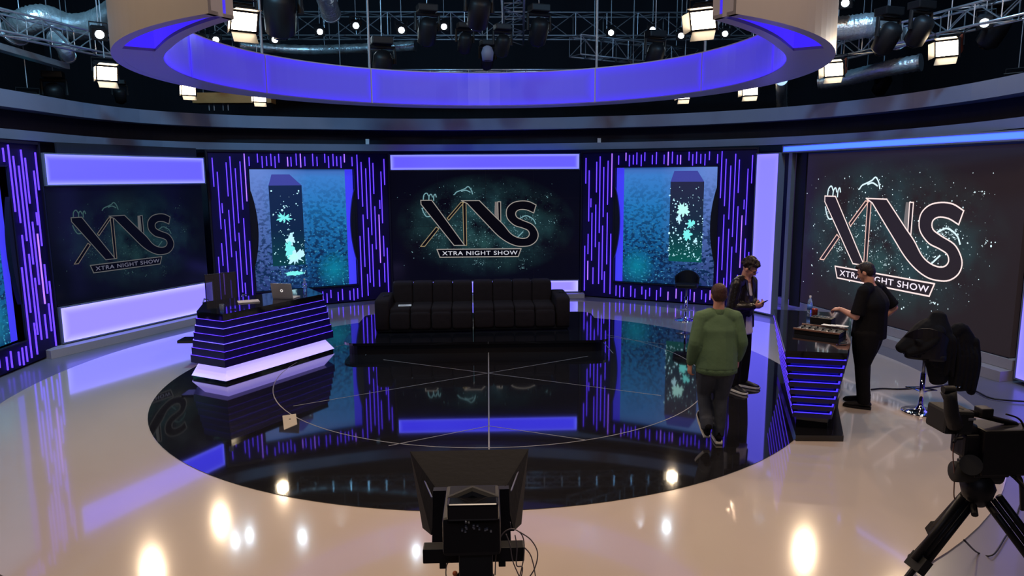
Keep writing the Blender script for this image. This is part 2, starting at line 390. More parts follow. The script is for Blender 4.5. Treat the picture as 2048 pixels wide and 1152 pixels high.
def spline(ctrl, n=8, closed=False):
    P = [Vector(c) for c in ctrl]; out = []
    N = len(P); rng = range(N if closed else N-1)
    for i in rng:
        p0 = P[(i-1) % N] if (closed or i > 0) else P[0]*2-P[1]
        p1 = P[i]; p2 = P[(i+1) % N]
        p3 = P[(i+2) % N] if (closed or i+2 < N) else P[-1]*2-P[-2]
        for k in range(n):
            t = k/n
            out.append(0.5*((2*p1)+(p2-p0)*t+(2*p0-5*p1+4*p2-p3)*t*t+(-p0+3*p1-3*p2+p3)*t**3))
    if not closed: out.append(P[-1])
    return out

# ------------------------------------------------------------------ the room
struct(box(-14, 14, -15, 14, -0.2, -0.012).build('floor', M['grey_floor']))
struct(box(-14, 14, -15, 14, 9.0, 9.2).build('ceiling', M['roof']))
struct(box(-14.2, -14, -15, 14, -0.2, 9.0).build('wall_left', M['drape']))
struct(box(14, 14.2, -15, 14, -0.2, 9.0).build('wall_right', M['drape']))
struct(box(-14.2, 14.2, 14, 14.2, -0.2, 9.0).build('wall_back', M['drape']))
struct(box(-14.2, 14.2, -15.2, -15, -0.2, 9.0).build('wall_front', M['drape']))

def cpoly(r, n, c=(0, 0)): return [(c[0]+r*math.cos(2*PI*k/n), c[1]+r*math.sin(2*PI*k/n)) for k in range(n)]
struct(MB().prism(cpoly(6.26, 128), -0.012, 0.0).build('floor', M['beige']))
bf = struct(MB().prism(cpoly(4.40, 128), -0.010, 0.005).build('floor', M['black_floor']))

# white inlay lines in the black floor
def line_mb(pts, wd, z0=0.0045, z1=0.0062, closed=False):
    mb = MB(); n = len(pts)
    for i in range(n if closed else n-1):
        a = Vector(pts[i][:2]); b = Vector(pts[(i+1) % n][:2]); d = (b-a)
        if d.length < 1e-6: continue
        nn = Vector((-d.y, d.x)).normalized()*wd/2
        mb.prism([a-nn, b-nn, b+nn, a+nn], z0, z1)
    return mb
ringpts = [(0.08+3.04*math.cos(2*PI*k/96), 0.06+3.04*math.sin(2*PI*k/96)) for k in range(96)]
line_mb(ringpts, 0.012, closed=True).build('inlay_line', M['inlay'], bf)
line_mb([atz(977, 690, 0), atz(978, 900, 0)], 0.016).build('inlay_line', M['inlay'], bf)
for a, b in (((587, 812.8), (1176, 713)), ((766.8, 720), (1322, 792)), ((978, 852.7), (777, 892.6)), ((978, 852.7), (1169.6, 880.5)), ((1205, 683), (1226, 707)), ((1214, 674), (1329, 689)), ((743, 694), (731, 711))):
    line_mb([atz(*a, 0), atz(*b, 0)], 0.011).build('inlay_line', M['inlay'], bf)

# floor socket plate in the black floor
t = thing('floor_socket_plate', 'square beige cover plate set in the black floor in front of the striped desk', 'floor plate', atz(579, 841, 0.005))
MB().prism([atz(565, 833, 0).xy, atz(568, 861, 0).xy, atz(594.5, 850, 0).xy, atz(592, 829, 0).xy], 0.005, 0.010).build('plate', mat('plate_beige', (0.55, 0.47, 0.33), 0.5, noise=0.05), t, world=True)
c = atz(580, 840, 0)
MB().cyl((c.x, c.y), 0.012, 0.010, 0.013, 10).build('screw', M['black'], t, world=True)

# curved fascia bands and the black set wall behind the set
CTRL = [(-12, 7.35), (-5, 7.35), (28, 7.55), (50, 7.30), (72, 7.0), (90, 7.05), (117, 7.5), (143, 8.2), (167, 7.4), (184, 7.3)]
def curve_r(off=0.0, n=8):
    pts = spline([(a, r, 0) for a, r in CTRL], n)
    return [Vector(((p.y+off)*math.cos(R(p.x)), (p.y+off)*math.sin(R(p.x)), 0)) for p in pts]
def band(name, off0, off1, z0, z1, m):
    a, b = curve_r(off0), curve_r(off1); rings = []
    for p, q in zip(a, b): rings.append([(p.x, p.y, z0), (q.x, q.y, z0), (q.x, q.y, z1), (p.x, p.y, z1)])
    return struct(MB().loft(rings).build(name, m, smooth=False))
band('trim_1', 0.0, 0.10, 3.42, 3.57, M['fascia'])
band('trim_2', 0.0, 0.35, 3.90, 4.16, M['fascia'])
band('wall_stage', 0.36, 0.46, 0.0, 4.10, M['drape'])

# ------------------------------------------------------------------ hanging ring
ring = thing('hanging_ring', 'large open white ring hung over the stage with a blue lit inner face', 'ceiling ring', (0, 0, 4.15))
RC = (-0.02, 0.03); RO, RI, Z0, Z1 = 4.44, 3.92, 4.15, 4.75
A0, A1 = -60.5, 240.0
def pol(r, a, z): return Vector((RC[0]+r*math.cos(R(a)), RC[1]+r*math.sin(R(a)), z))
def taper(a): return 0.26*max(0.0, 1-min(a-A0, A1-a)/26.0)**1.4 if A0 <= a <= A1 else 0.26   # the ring narrows towards its two open ends
def rad_(r, a): return r+taper(a) if r < 4.05 else r
def arcsec(r0, r1, z0, z1, a0, a1, n=None):
    n = n or max(3, int(abs(a1-a0)/2.5))
    return MB().loft([[pol(rad_(r0, a), a, z0), pol(rad_(r1, a), a, z0), pol(rad_(r1, a), a, z1), pol(rad_(r0, a), a, z1)] for a in [a0+(a1-a0)*k/n for k in range(n+1)]])
arcsec(RO-0.03, RO, Z0, Z1, A0, A1).build('outer_fascia', M['ringwhite'], ring, world=True)
arcsec(4.34, RO-0.03, Z0, Z0+0.03, A0, A1).build('outer_lip', M['ringwhite'], ring, world=True)
arcsec(RI, 4.03, Z0, Z0+0.03, A0, A1).build('inner_lip', M['ringwhite'], ring, world=True)
arcsec(4.03, 4.34, Z0+0.001, Z0+0.03, -31, 210.5).build('soffit', M['ringwhite'], ring, world=True)
arcsec(RI, RO, Z1, Z1+0.02, A0, A1).build('top_plate', M['ringwhite'], ring, world=True)
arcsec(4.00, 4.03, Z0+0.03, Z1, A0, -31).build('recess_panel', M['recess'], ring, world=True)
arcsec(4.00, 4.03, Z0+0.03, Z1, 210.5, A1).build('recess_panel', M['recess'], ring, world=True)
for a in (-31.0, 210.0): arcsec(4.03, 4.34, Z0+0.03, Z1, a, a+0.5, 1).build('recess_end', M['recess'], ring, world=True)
for a in (A0, A1-0.6): arcsec(RI, 4.44, Z0, Z1, a, a+0.6, 1).build('end_cap', M['ringwhite'], ring, world=True)
seams = [A0+0.2, -31, -3, 19, 42, 60.5, 90-30+30, 119.5, 137, 161, 184, 210.5, A1-0.2]
seams = [A0+2.0, -31, -6, 25, 58, 121, 152, 180, 210.5, A1-2.0]
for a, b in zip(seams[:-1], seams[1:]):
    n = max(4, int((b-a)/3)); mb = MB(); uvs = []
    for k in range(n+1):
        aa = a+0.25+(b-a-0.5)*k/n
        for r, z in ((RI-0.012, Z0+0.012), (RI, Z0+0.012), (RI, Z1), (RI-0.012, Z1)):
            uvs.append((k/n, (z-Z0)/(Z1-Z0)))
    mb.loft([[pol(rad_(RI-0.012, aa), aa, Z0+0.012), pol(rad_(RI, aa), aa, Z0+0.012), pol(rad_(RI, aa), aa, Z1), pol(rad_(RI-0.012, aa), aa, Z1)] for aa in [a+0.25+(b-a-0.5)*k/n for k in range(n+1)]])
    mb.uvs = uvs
    mb.build('painted_glow_panel', M['ringblue'], ring, world=True, smooth=False)  # inner face carries its blue light in the material
arcsec(RI, 4.00, Z0+0.03, Z1, A0+2, A1-2).build('inner_wall', M['ringwhite'], ring, world=True)
for a in (58, 121, 25, 152, -20, 200, 235, -55):
    p = pol(3.97, a, Z1); MB().bar(p, (p.x, p.y, 9.0), 0.022, 8).build('hanger_rod', M['steel'], ring, world=True)

# ------------------------------------------------------------------ panels: a frame whose x runs to the viewer's right and -y faces the stage
def frame_of(pl, pr):
    d = Vector((pr[0]-pl[0], pr[1]-pl[1])); return d.length, math.atan2(d.y, d.x)

STRIPS_COL = [(0.1, 2.64, 3.22), (0.18, 1.77, 2.94), (0.36, 2.44, 3.13), (0.44, 1.51, 3.25), (0.53, 1.88, 3.01), (0.63, 2.16, 3.15), (0.72, 2.33, 3.31),
              (0.26, 0.86, 1.97), (0.35, 1.18, 2.16), (0.52, 0.42, 1.68), (0.63, 0.79, 1.98), (0.72, 0.10, 1.5), (0.09, 0.14, 1.2), (0.17, 1.01, 1.48),
              (0.30, 0.31, 0.70), (0.44, 0.32, 1.30), (0.17, 0.40, 0.85), (0.58, 0.12, 0.62), (0.23, 2.10, 2.30)]
STRIPS_TOP = [(0.81, 3.06, 3.25), (0.98, 3.13, 3.31), (1.07, 3.02, 3.26), (1.16, 3.06, 3.26), (1.25, 3.06, 3.31), (1.33, 3.02, 3.26), (1.41, 3.13, 3.31), (1.59, 3.05, 3.25), (1.66, 3.05, 3.25), (1.77, 3.07, 3.32), (1.86, 3.03, 3.32), (1.95, 3.06, 3.26), (2.12, 3.06, 3.32), (2.21, 3.06, 3.26), (2.38, 3.13, 3.32), (2.46, 3.02, 3.27), (2.56, 3.06, 3.32), (2.64, 3.06, 3.27), (2.73, 3.02, 3.27), (2.81, 3.14, 3.32), (2.98, 3.06, 3.26)]
STRIPS_BOT = [(0.86, 0.12, 0.33), (0.95, 0.06, 0.25), (1.04, 0.12, 0.32), (1.20, 0.05, 0.27), (1.29, 0.08, 0.32), (1.38, 0.14, 0.31), (1.48, 0.04, 0.26), (1.60, 0.10, 0.32), (1.78, 0.05, 0.24), (1.95, 0.12, 0.32), (2.04, 0.03, 0.26), (2.2, 0.11, 0.3), (2.29, 0.04, 0.25), (2.38, 0.14, 0.32), (2.54, 0.06, 0.26), (2.64, 0.07, 0.32), (2.81, 0.06, 0.27), (2.9, 0.04, 0.31), (2.99, 0.07, 0.31)]
WP = 3.82
def bubbles_mb(n, x0, x1, z0, z1, rmin, rmax, y, bias=None, seed=1, jit=True):
    rnd = random.Random(seed); mb = MB()
    for _ in range(n):
        for _t in range(30):
            x, z = rnd.uniform(x0, x1), rnd.uniform(z0, z1)
            if bias is None or rnd.random() < bias(x, z): break
        r = rmin+(rmax-rmin)*rnd.random()**2.5
        k = rnd.randint(5, 8)
        mb.disc((x, y, z), r, k, ry=r*rnd.uniform(0.6, 1.3), rot=rnd.random()*3)
    return mb
def blob_mb(cx, cz, rx, rz, y, n=26, seed=0, amp=0.35):
    rnd = random.Random(seed); pts = []
    for k in range(n):
        a = 2*PI*k/n; q = 1+amp*rnd.uniform(-1, 0.6)
        pts.append(Vector((cx+rx*q*math.cos(a), y, cz+rz*q*math.sin(a))))
    mb = MB(); mb.add([Vector((cx, y, cz))]+pts, [(0, 1+(k+1) % n, 1+k) for k in range(n)]); return mb

def portal(pl, pr, label, mirror, group):
    W, rz = frame_of(pl, pr)
    t = thing('striped_portal', label, 'lit wall panel', (pl[0], pl[1], 0), rz, group)
    zo0, zo1 = 0.40, 3.00
    for nm, x0, x1, z0, z1 in (('side_column', 0, 0.80, 0.02, 3.36), ('side_column', W-0.80, W, 0.02, 3.36), ('top_beam', 0.80, W-0.80, zo1, 3.36), ('bottom_beam', 0.80, W-0.80, 0.02, zo0)):
        box(x0, x1, 0, 0.16, z0, z1).build(nm, M['panelback'], t)
    # black trim edge around the inside and outside
    e = MB()
    for x0, x1, z0, z1 in ((-0.02, 0.015, 0, 3.38), (W-0.015, W+0.02, 0, 3.38), (0, W, 3.34, 3.38), (0.78, 0.80, zo0, zo1), (W-0.80, W-0.78, zo0, zo1), (0.78, W-0.78, zo1-0.01, zo1+0.012), (0.78, W-0.78, zo0-0.02, zo0)):
        e.box(x0, x1, -0.03, 0.17, z0, z1)
    e.build('edge_trim', M['panelframe'], t)
    # black bulging shapes added on the inner edges of the columns
    for s in (0, 1):
        pts = []
        for k in range(15):
            z = 0.9+1.7*k/14; pts.append((0.785+0.13*math.sin(PI*k/14)**0.8, z))
        pts += [(0.76, 2.6), (0.76, 0.9)]
        rings = []
        for y in (-0.02, 0.05): rings.append([((x if s == 0 else W-x), y, z) for x, z in pts])
        MB().loft(rings).build('black_bulge', M['panelframe'], t)
    # recessed screen; blue light in its side gap is painted as emission
    sx0, sx1 = (0.80, W-0.98) if not mirror else (0.98, W-0.80)
    scr = box(sx0, sx1, 0.09, 0.15, zo0, zo1).build('screen', M['psm' if mirror else 'ps'], t, boxuv=(sx0, sx1, zo0, zo1))
    gx0, gx1 = (sx1, W-0.80) if not mirror else (0.80, sx0)
    box(gx0, gx1, 0.11, 0.15, zo0, zo1).build('painted_glow_gap', M['gap'], t)
    w_ = sx1-sx0; Hh = zo1-zo0
    X = lambda q: sx0+w_*(q if not mirror else 1-q)
    xa, xb = sorted((X(0.19), X(0.53))) if not mirror else sorted((X(0.14), X(0.49)))
    zb, zt = (zo0+0.02*Hh, zo0+0.865*Hh) if not mirror else (zo0+0.24*Hh, zo0+0.875*Hh)
    mk = M['mono'] if not mirror else M['monor']
    zb2 = zo0+0.20*Hh
    MB().box(xa, xb, 0.085, 0.09, zb2, zt).build('monolith', mk, scr, boxuv=(xa, xb, zb2, zt))
    dd = 0.12*w_
    MB().add([(xa, 0.086, zt), (xb, 0.086, zt), (xb-(dd if not mirror else dd*0.6), 0.086, zt+0.09*Hh), (xa+dd*0.3, 0.086, zt+0.09*Hh)], [(0, 1, 2, 3)]).build('monolith_top', M['monotop'], scr)
    cx = (xa+xb)/2
    if not mirror:
        bub = bubbles_mb(95, xa+0.03, xb+0.03, zo0+0.1*Hh, zt-0.1, 0.006, 0.024, 0.083, lambda x, z: 0.25+0.75*(1-(z-zo0)/Hh), 3)
        blobs = [(cx-0.06, zo0+0.60*Hh, 0.14, 0.10, 0.8, 'splash'), (cx+0.06, zo0+0.42*Hh, 0.10, 0.12, 0.5, 'splash2'), (cx+0.13, zo0+0.27*Hh, 0.19, 0.16, 0.5, 'splash2'), (cx+0.02, zo0+0.33*Hh, 0.10, 0.20, 0.5, 'splash'), (cx+0.10, zo0+0.27*Hh, 0.11, 0.09, 0.4, 'splashhi'), (cx+0.09, zo0+0.13*Hh, 0.22, 0.05, 0.3, 'splash')]
    else:
        bub = bubbles_mb(170, xa-0.02, xb+0.02, zo0+0.22*Hh, zt-0.1, 0.006, 0.026, 0.083, lambda x, z: 0.08+0.92*(1-(z-zo0)/Hh)**1.5, 4)
        blobs = [(cx-0.07, zo0+0.64*Hh, 0.13, 0.15, 0.5, 'splashhi'), (cx-0.15, zo0+0.57*Hh, 0.06, 0.10, 0.6, 'splash2'), (cx+0.10, zo0+0.52*Hh, 0.09, 0.09, 0.6, 'splash'), (cx+0.04, zo0+0.43*Hh, 0.10, 0.12, 0.5, 'splash'), (cx+0.22, zo0+0.38*Hh, 0.05, 0.05, 0.5, 'splash2')]
    tag(bub.build('bubbles', M['splash2'], scr), kind='stuff')
    for i, (bx, bz, rx, rr, am, mm) in enumerate(blobs):
        blob_mb(bx, bz, rx, rr, 0.082-0.0006*i, 30, i+3, am).build('splash', M[mm], scr)
    # light strips
    rnd = random.Random(hash(label) % 997 if False else 5)
    allst = [(x, a, b) for x, a, b in STRIPS_COL] + [(W-x, a, b) for x, a, b in STRIPS_COL]
    allst += [((x if not mirror else W-x), a, b) for x, a, b in STRIPS_TOP+STRIPS_BOT]
    for i, (x, a, b) in enumerate(allst):
        q = rnd.random()
        mm = M['ledpink'] if q < 0.10 else M['led']
        box(x-0.008, x+0.008, -0.030, -0.012, a, b).build('led_strip', mm, t)
    for x in (0.5, W-0.5):
        box(x-0.04, x+0.04, 0.17, 0.22, 0, 3.2).build('rear_brace', M['black'], t)
    return t
portal((-5.62, 4.77), (-2.2, 6.456), 'violet striped wall panel with a blue underwater screen, behind the desk with the laptop', False, None)
portal((2.25, 6.5), (5.66, 4.70), 'violet striped wall panel with a blue underwater screen, behind the far bar stool', True, None)
pL = portal((-6.98, -2.30), (-6.98, 1.52), 'violet striped black wall panel cut off by the left edge of the photo', False, None)
pR = portal((7.22, -1.42), (7.22, -5.24), 'violet striped black wall panel at the extreme right edge beside the logo wall', True, None)

# ------------------------------------------------------------------ the show logo on a screen; coordinates of the drawing in its own units
def s_band():
    outer = [(700, 440), (855, 440), (1000, 590), (1065, 655), (1120, 725), (1170, 760), (1225, 775), (1268, 768), (1288, 740), (1275, 705), (1225, 682), (1160, 660), (1105, 610), (1088, 560), (1098, 505), (1145, 462), (1215, 446), (1285, 452), (1348, 482),
             (1327, 552), (1265, 525), (1205, 522), (1172, 545), (1178, 585), (1230, 615), (1310, 650), (1352, 700), (1366, 750), (1348, 800), (1300, 836), (1240, 846), (1170, 840), (1090, 805), (1010, 745), (930, 660), (750, 465)]
    return outer
def smooth_part(pts, i0, i1, n=4):
    mid = spline([(p[0], p[1], 0) for p in pts[i0:i1+1]], n)
    return [tuple(p)[:2] for p in pts[:i0]] + [(p.x, p.y) for p in mid] + [tuple(p)[:2] for p in pts[i1+1:]]
def logo(scr, mapf, yoff, sfx, th=1.0):
    """mapf maps drawing units to (x, z) on the screen plane"""
    ob = s_band()
    band_ = [ob[0], ob[1]]
    band_ += [(p.x, p.y) for p in spline([(a, b, 0) for a, b in ob[2:19]], 4)]
    band_ += [(p.x, p.y) for p in spline([(a, b, 0) for a, b in ob[19:35]], 4)]
    band_ += [ob[35]]
    xth = [(350, 435), (445, 435), (722, 832), (630, 832), (352, 470)]
    thin1 = [(575, 592), (695, 455), (722, 455), (588, 610)]
    thin2 = [(338, 838), (478, 668), (500, 684), (375, 838)]
    v1 = [(712, 452), (740, 452), (740, 832), (716, 832)]
    v2 = [(1015, 452), (1040, 452), (1040, 635), (1018, 612)]
    boxp = [(480, 866), (1216, 866), (1190, 936), (505, 936)]
    def P(p, y): x, z = mapf(*p); return Vector((x, y, z))
    def fill(poly, name, m, y):
        cu = bmesh.new()
        vs = [cu.verts.new(P(p, y)) for p in poly]
        es = [cu.edges.new((vs[i], vs[(i+1) % len(vs)])) for i in range(len(vs))]
        bmesh.ops.triangle_fill(cu, use_beauty=True, edges=es)
        me = bpy.data.meshes.new(name); cu.to_mesh(me); cu.free(); me.materials.append(m)
        o = bpy.data.objects.new(name, me); COL.objects.link(o); o.parent = scr
        return o
    def outline(polys, name, m, wd, y):
        mb = MB()
        for poly in polys:
            n = len(poly)
            for i in range(n):
                a = P(poly[i], y); b = P(poly[(i+1) % n], y); d = b-a
                if d.length < 1e-6: continue
                d.normalize(); nn = Vector((-d.z, 0, d.x))*wd/2; e = d*wd*0.4
                mb.add([a-nn-e, b-nn+e, b+nn+e, a+nn-e], [(0, 1, 2, 3)])
        return mb.build(name, m, scr)
    W_ = 0.024*th
    gl = [[(990, 452), (1012, 452), (1012, 612), (985, 560)]]
    fill(gl[0], 'logo_glow', M['lg_glow'] if sfx != 'l' else M['lg_line_l'], yoff-0.001)
    fill(v1, 'logo_stroke', M['lg_dark_'+sfx], yoff-0.002); fill(v2, 'logo_stroke', M['lg_dark_'+sfx], yoff-0.002)
    fill(thin1, 'logo_stroke', M['lg_dark_'+sfx], yoff-0.002); fill(thin2, 'logo_stroke', M['lg_dark_'+sfx], yoff-0.002)
    outline([thin1, thin2, v1], 'logo_outline', M['lg_gold_'+sfx], W_*0.75, yoff-0.003)
    outline([v2], 'logo_outline', M['lg_line_'+sfx], W_*0.75, yoff-0.003)
    fill(band_, 'logo_letter', M['lg_dark_'+sfx], yoff-0.004)
    fill(xth, 'logo_letter', M['lg_dark_'+sfx], yoff-0.004)
    outline([band_, xth], 'logo_outline', M['lg_line_'+sfx], W_*0.8, yoff-0.005)
    fill(boxp, 'caption_box', M['lg_dark_'+sfx], yoff-0.003)
    outline([boxp], 'logo_outline', M['lg_line_'+sfx], W_*0.9, yoff-0.004)
    # caption lettering
    cu = bpy.data.curves.new('caption', 'FONT'); cu.body = 'XTRA NIGHT SHOW'; cu.size = 1.0; cu.align_x = 'CENTER'; cu.align_y = 'CENTER'; cu.space_character = 1.12
    cu.offset = 0.012
    to = bpy.data.objects.new('caption', cu); COL.objects.link(to)
    dg = bpy.context.evaluated_depsgraph_get(); me = bpy.data.meshes.new_from_object(to.evaluated_get(dg))
    bpy.data.objects.remove(to)
    xs = [v.co.x for v in me.vertices]; ys = [v.co.y for v in me.vertices]
    x0, x1, y0, y1 = min(xs), max(xs), min(ys), max(ys)
    for v in me.vertices:
        u = 525+(v.co.x-x0)/(x1-x0)*(1185-525); ww = 919-(v.co.y-y0)/(y1-y0)*(919-883)
        v.co = P((u, ww), yoff-0.006)
    me.materials.clear(); me.materials.append(M['lg_txt_'+sfx]); me.name = 'caption_lettering'
    o = bpy.data.objects.new('caption_lettering', me); COL.objects.link(o); o.parent = scr
    # drifting bubbles and splashes of water around the letters
    rnd = random.Random(11); mb = MB()
    sp = 'spk_'+sfx
    nn = {'c': 330, 'l': 150, 'r': 460}[sfx]
    for _ in range(nn):
        for _t in range(40):
            x, y = rnd.gauss(850, 330), rnd.gauss(640, 210)
            if 150 < x < 1560 and 290 < y < 1060: break
        r = (1.2+3.6*rnd.random()**3)*(1.0 if sfx != 'r' else 1.15)
        p = P((x, y), yoff-0.0005); q = P((x+r, y), 0); rr = abs(q.x-p.x)
        mb.disc(p, rr, rnd.randint(4, 7), ry=rr*rnd.uniform(0.6, 1.2), rot=rnd.random()*3)
    # clusters
    for cx_, cy_, rx, ry, k in ((1270, 600, 70, 30, 70), (500, 745, 60, 40, 50), (390, 540, 35, 40, 26), (840, 985, 60, 25, 34), (1235, 1030, 25, 22, 26), (1225, 970, 30, 10, 16), (1150, 700, 90, 40, 34), (660, 640, 90, 110, 34), (880, 800, 160, 40, 44), (1450, 395, 40, 18, 12), (1500, 620, 40, 25, 10)):
        for _ in range(k):
            x, y = rnd.gauss(cx_, rx*0.6), rnd.gauss(cy_, ry*0.6)
            r = 1.3+3.2*rnd.random()**2.5
            p = P((x, y), yoff-0.0007); q = P((x+r, y), 0); rr = abs(q.x-p.x)
            mb.disc(p, rr, 5, ry=rr*rnd.uniform(0.5, 1.2), rot=rnd.random()*3)
    tag(mb.build('bubbles', M[sp], scr), kind='stuff')
    # curled water shapes
    wv = []
    for cx_, cy_, sx_, sy_ in ((380, 430, 1, 1), (425, 440, 0.7, 1), (465, 440, 0.5, 1)):
        wv.append([(cx_-8*sx_, cy_), (cx_-2, cy_-40*sy_), (cx_+22*sx_, cy_-58*sy_), (cx_+40*sx_, cy_-30*sy_)])
    wv += [[(640, 388), (660, 365), (700, 350), (735, 335), (760, 318), (785, 345), (798, 385)], [(700, 360), (740, 350), (780, 368)], [(358, 500), (372, 540), (395, 575), (430, 575)], [(1205, 600), (1260, 575), (1320, 605), (1345, 650)], [(1180, 770), (1210, 740), (1235, 715)]]
    mb = MB()
    for poly in wv:
        pts = [P((p.x, p.y), yoff-0.0012) for p in spline([(a, b, 0) for a, b in poly], 4)]
        for a, b in zip(pts[:-1], pts[1:]):
            d = (b-a).normalized(); nn_ = Vector((-d.z, 0, d.x))*0.012*th
            mb.add([a-nn_, b-nn_, b+nn_, a+nn_], [(0, 1, 2, 3)])
    mb.build('water_curl', M[sp], scr)

def lightbox(name_label, pl, pr, x0, x1, z0, z1, m, depth=0.12, y=-0.02):
    W, rz = frame_of(pl, pr)
    t = thing('light_box', name_label, 'light box', (pl[0], pl[1], 0), rz)
    f = 0.022
    e = MB()
    e.box(x0, x1, y, y+depth, z0, z0+f).box(x0, x1, y, y+depth, z1-f, z1).box(x0, x0+f, y, y+depth, z0+f, z1-f).box(x1-f, x1, y, y+depth, z0+f, z1-f)
    e.build('frame', M['fascia'], t)
    box(x0+f, x1-f, y+0.008, y+depth, z0+f, z1-f).build('diffuser', m, t, boxuv=(x0+f, x1-f, z0+f, z1-f))
    return t
def videowall(label, pl, pr, x0, x1, z0, z1, m, name='video_wall'):
    W, rz = frame_of(pl, pr)
    t = thing(name, label, 'video screen', (pl[0], pl[1], 0), rz)
    e = MB()
    e.box(x0-0.0, x1+0.0, 0.01, 0.14, z0-0.02, z0).box(x0-0.0, x1+0.0, 0.01, 0.14, z1, z1+0.02)
    e.build('bezel', M['panelframe'], t)
    scr = box(x0, x1, 0.03, 0.12, z0, z1).build('screen', m, t, boxuv=(x0, x1, z0, z1))
    return t, scr

# centre bay
cl, cr = (-2.22, 6.47), (2.26, 6.47)
lightbox('long violet light box above the centre video screen', cl, cr, 0.06, 4.41, 2.96, 3.33, M['lb_top'])
lightbox('pale violet light box low behind the sofa', cl, cr, 0.06, 4.41, 0.10, 0.40, M['lb_bot'])
t, scr = videowall('large dark video screen with the show logo, centre of the set behind the sofa', cl, cr, 0.05, 4.42, 0.42, 2.94, M['scr_c'])
# drawing units -> plane: X at x=350 -> local .74 ; 1365 -> 3.45 ; z 435->2.28, 935->0.94
mc = lambda u, v: (0.74+(u-350)*(3.45-0.74)/1015.0, 2.28-(v-435)*(2.28-0.96)/500.0)
logo(scr, mc, 0.028, 'c')
tile = MB()
for k in range(1, 4): tile.box(0.03+4.42*k/4-0.002, 0.03+4.42*k/4+0.002, 0.0285, 0.0295, 0.42, 2.94)
for k in range(1, 4): tile.box(0.03, 4.45, 0.0285, 0.0295, 0.42+2.52*k/4-0.002, 0.42+2.52*k/4+0.002)
tile.build('tile_joints', M['panelframe'], scr)
b = struct(box(-2.25, 2.3, 6.25, 6.8, -0.01, 0.09).build('baseboard_back', M['plinth']))

# left bay
ll, lr = (-6.93, 1.55), (-5.55, 4.50)
lightbox('tall violet light box above the left video screen', ll, lr, 0.0, 3.22, 2.70, 3.22, M['lb_top'])
lightbox('pale lilac light box below the left video screen', ll, lr, 0.0, 3.22, 0.14, 0.75, M['lb_bot'])
t, scr = videowall('dim video screen with the show logo in the left bay, beside the laptop desk', ll, lr, 0.0, 3.14, 0.78, 2.67, M['scr_l'])
def ml(u, v):   # anchors measured on the screen plane
    return (0.38+(u-350)*(2.37-0.38)/1015.0, 2.18-(v-435)*(2.18-1.23)/500.0)
logo(scr, ml, 0.028, 'l', 0.75)
W_, rz_ = frame_of(ll, lr)
mt = Matrix.Translation((ll[0], ll[1], 0)) @ Matrix.Rotation(rz_, 4, 'Z')
struct(box(-0.35, 3.5, -0.22, 0.5, -0.01, 0.125).xf(mt).build('baseboard_left', M['plinth']))
struct(box(0.35, 3.2, 0.16, 0.2, 0.1, 3.4).xf(mt).build('wall_left_bay', M['drape']))

# right bay
rl, rr_ = (6.2, 4.19), (7.21, -0.76)
WR, rzr = frame_of(rl, rr_)
t, scr = videowall('huge dark LED wall with the bright outlined show logo, right side of the set', rl, rr_, 0.0, WR, 0.29, 3.20, M['scr_r'], 'led_wall')
def mr(u, v):
    return (0.98+(u-350)*(4.145-0.98)/1015.0, 2.41-(v-435)*(2.41-0.92)/500.0)
logo(scr, mr, 0.028, 'r', 1.15)
mt = Matrix.Translation((rl[0], rl[1], 0)) @ Matrix.Rotation(rzr, 4, 'Z')
struct(box(-0.3, WR+0.1, -0.03, 0.5, 0.14, 0.28).xf(mt).build('baseboard_right', M['plinth']))
struct(box(-0.3, WR+0.1, -0.22, 0.5, -0.01, 0.135).xf(mt).build('baseboard_right', M['plinth']))
struct(box(-0.5, WR+0.2, 0.16, 0.22, 0.0, 3.4).xf(mt).build('wall_right_bay', M['drape']))
lightbox('tall violet light column left of the huge logo wall', (5.50, 4.33), (5.75, 3.78), 0.0, 0.60, 0.02, 3.24, M['lb_col'], 0.16)
lightbox('sky blue light strip running above the huge logo wall', (5.80, 3.78), (7.02, -1.0), 0.0, 4.9, 3.225, 3.37, M['lb_cyan'], 0.16)
lightbox('blue light column right of the huge logo wall', (7.19, -0.95), (7.22, -1.36), 0.0, 0.40, 0.05, 3.24, M['lb_col'], 0.16)
t = thing('metal_post', 'grey square post at the left edge of the huge logo wall', 'post', (5.90, 3.62, 0), -1.16)
box(-0.02, 0.06, -0.04, 0.06, 0, 3.24).build('post', M['steel'], t)
box(0.06, 0.30, 0.08, 0.12, 0.26, 3.22).build('side_return', M['panelframe'], t)

# ------------------------------------------------------------------ low podium and the two halves of the sofa
t = thing('podium', 'low glossy black podium with rounded corners under the sofa', 'podium', (-0.14, 2.2, 0.005))
def rrect(x0, x1, y0, y1, r, n=6):
    pts = []
    for cx, cy, a in ((x1-r, y0+r, -90), (x1-r, y1-r, 0), (x0+r, y1-r, 90), (x0+r, y0+r, 180)):
        pts += [(cx+r*math.cos(R(a+90*k/n)), cy+r*math.sin(R(a+90*k/n))) for k in range(n+1)]
    return pts
MB().prism(rrect(-2.22, 1.94, 1.10, 3.45, 0.22), 0.005, 0.16).build('riser', M['black'], t, world=True)
MB().prism(rrect(-2.30, 2.02, 1.04, 3.50, 0.25), 0.16, 0.20).build('top', M['gloss'], t, world=True)

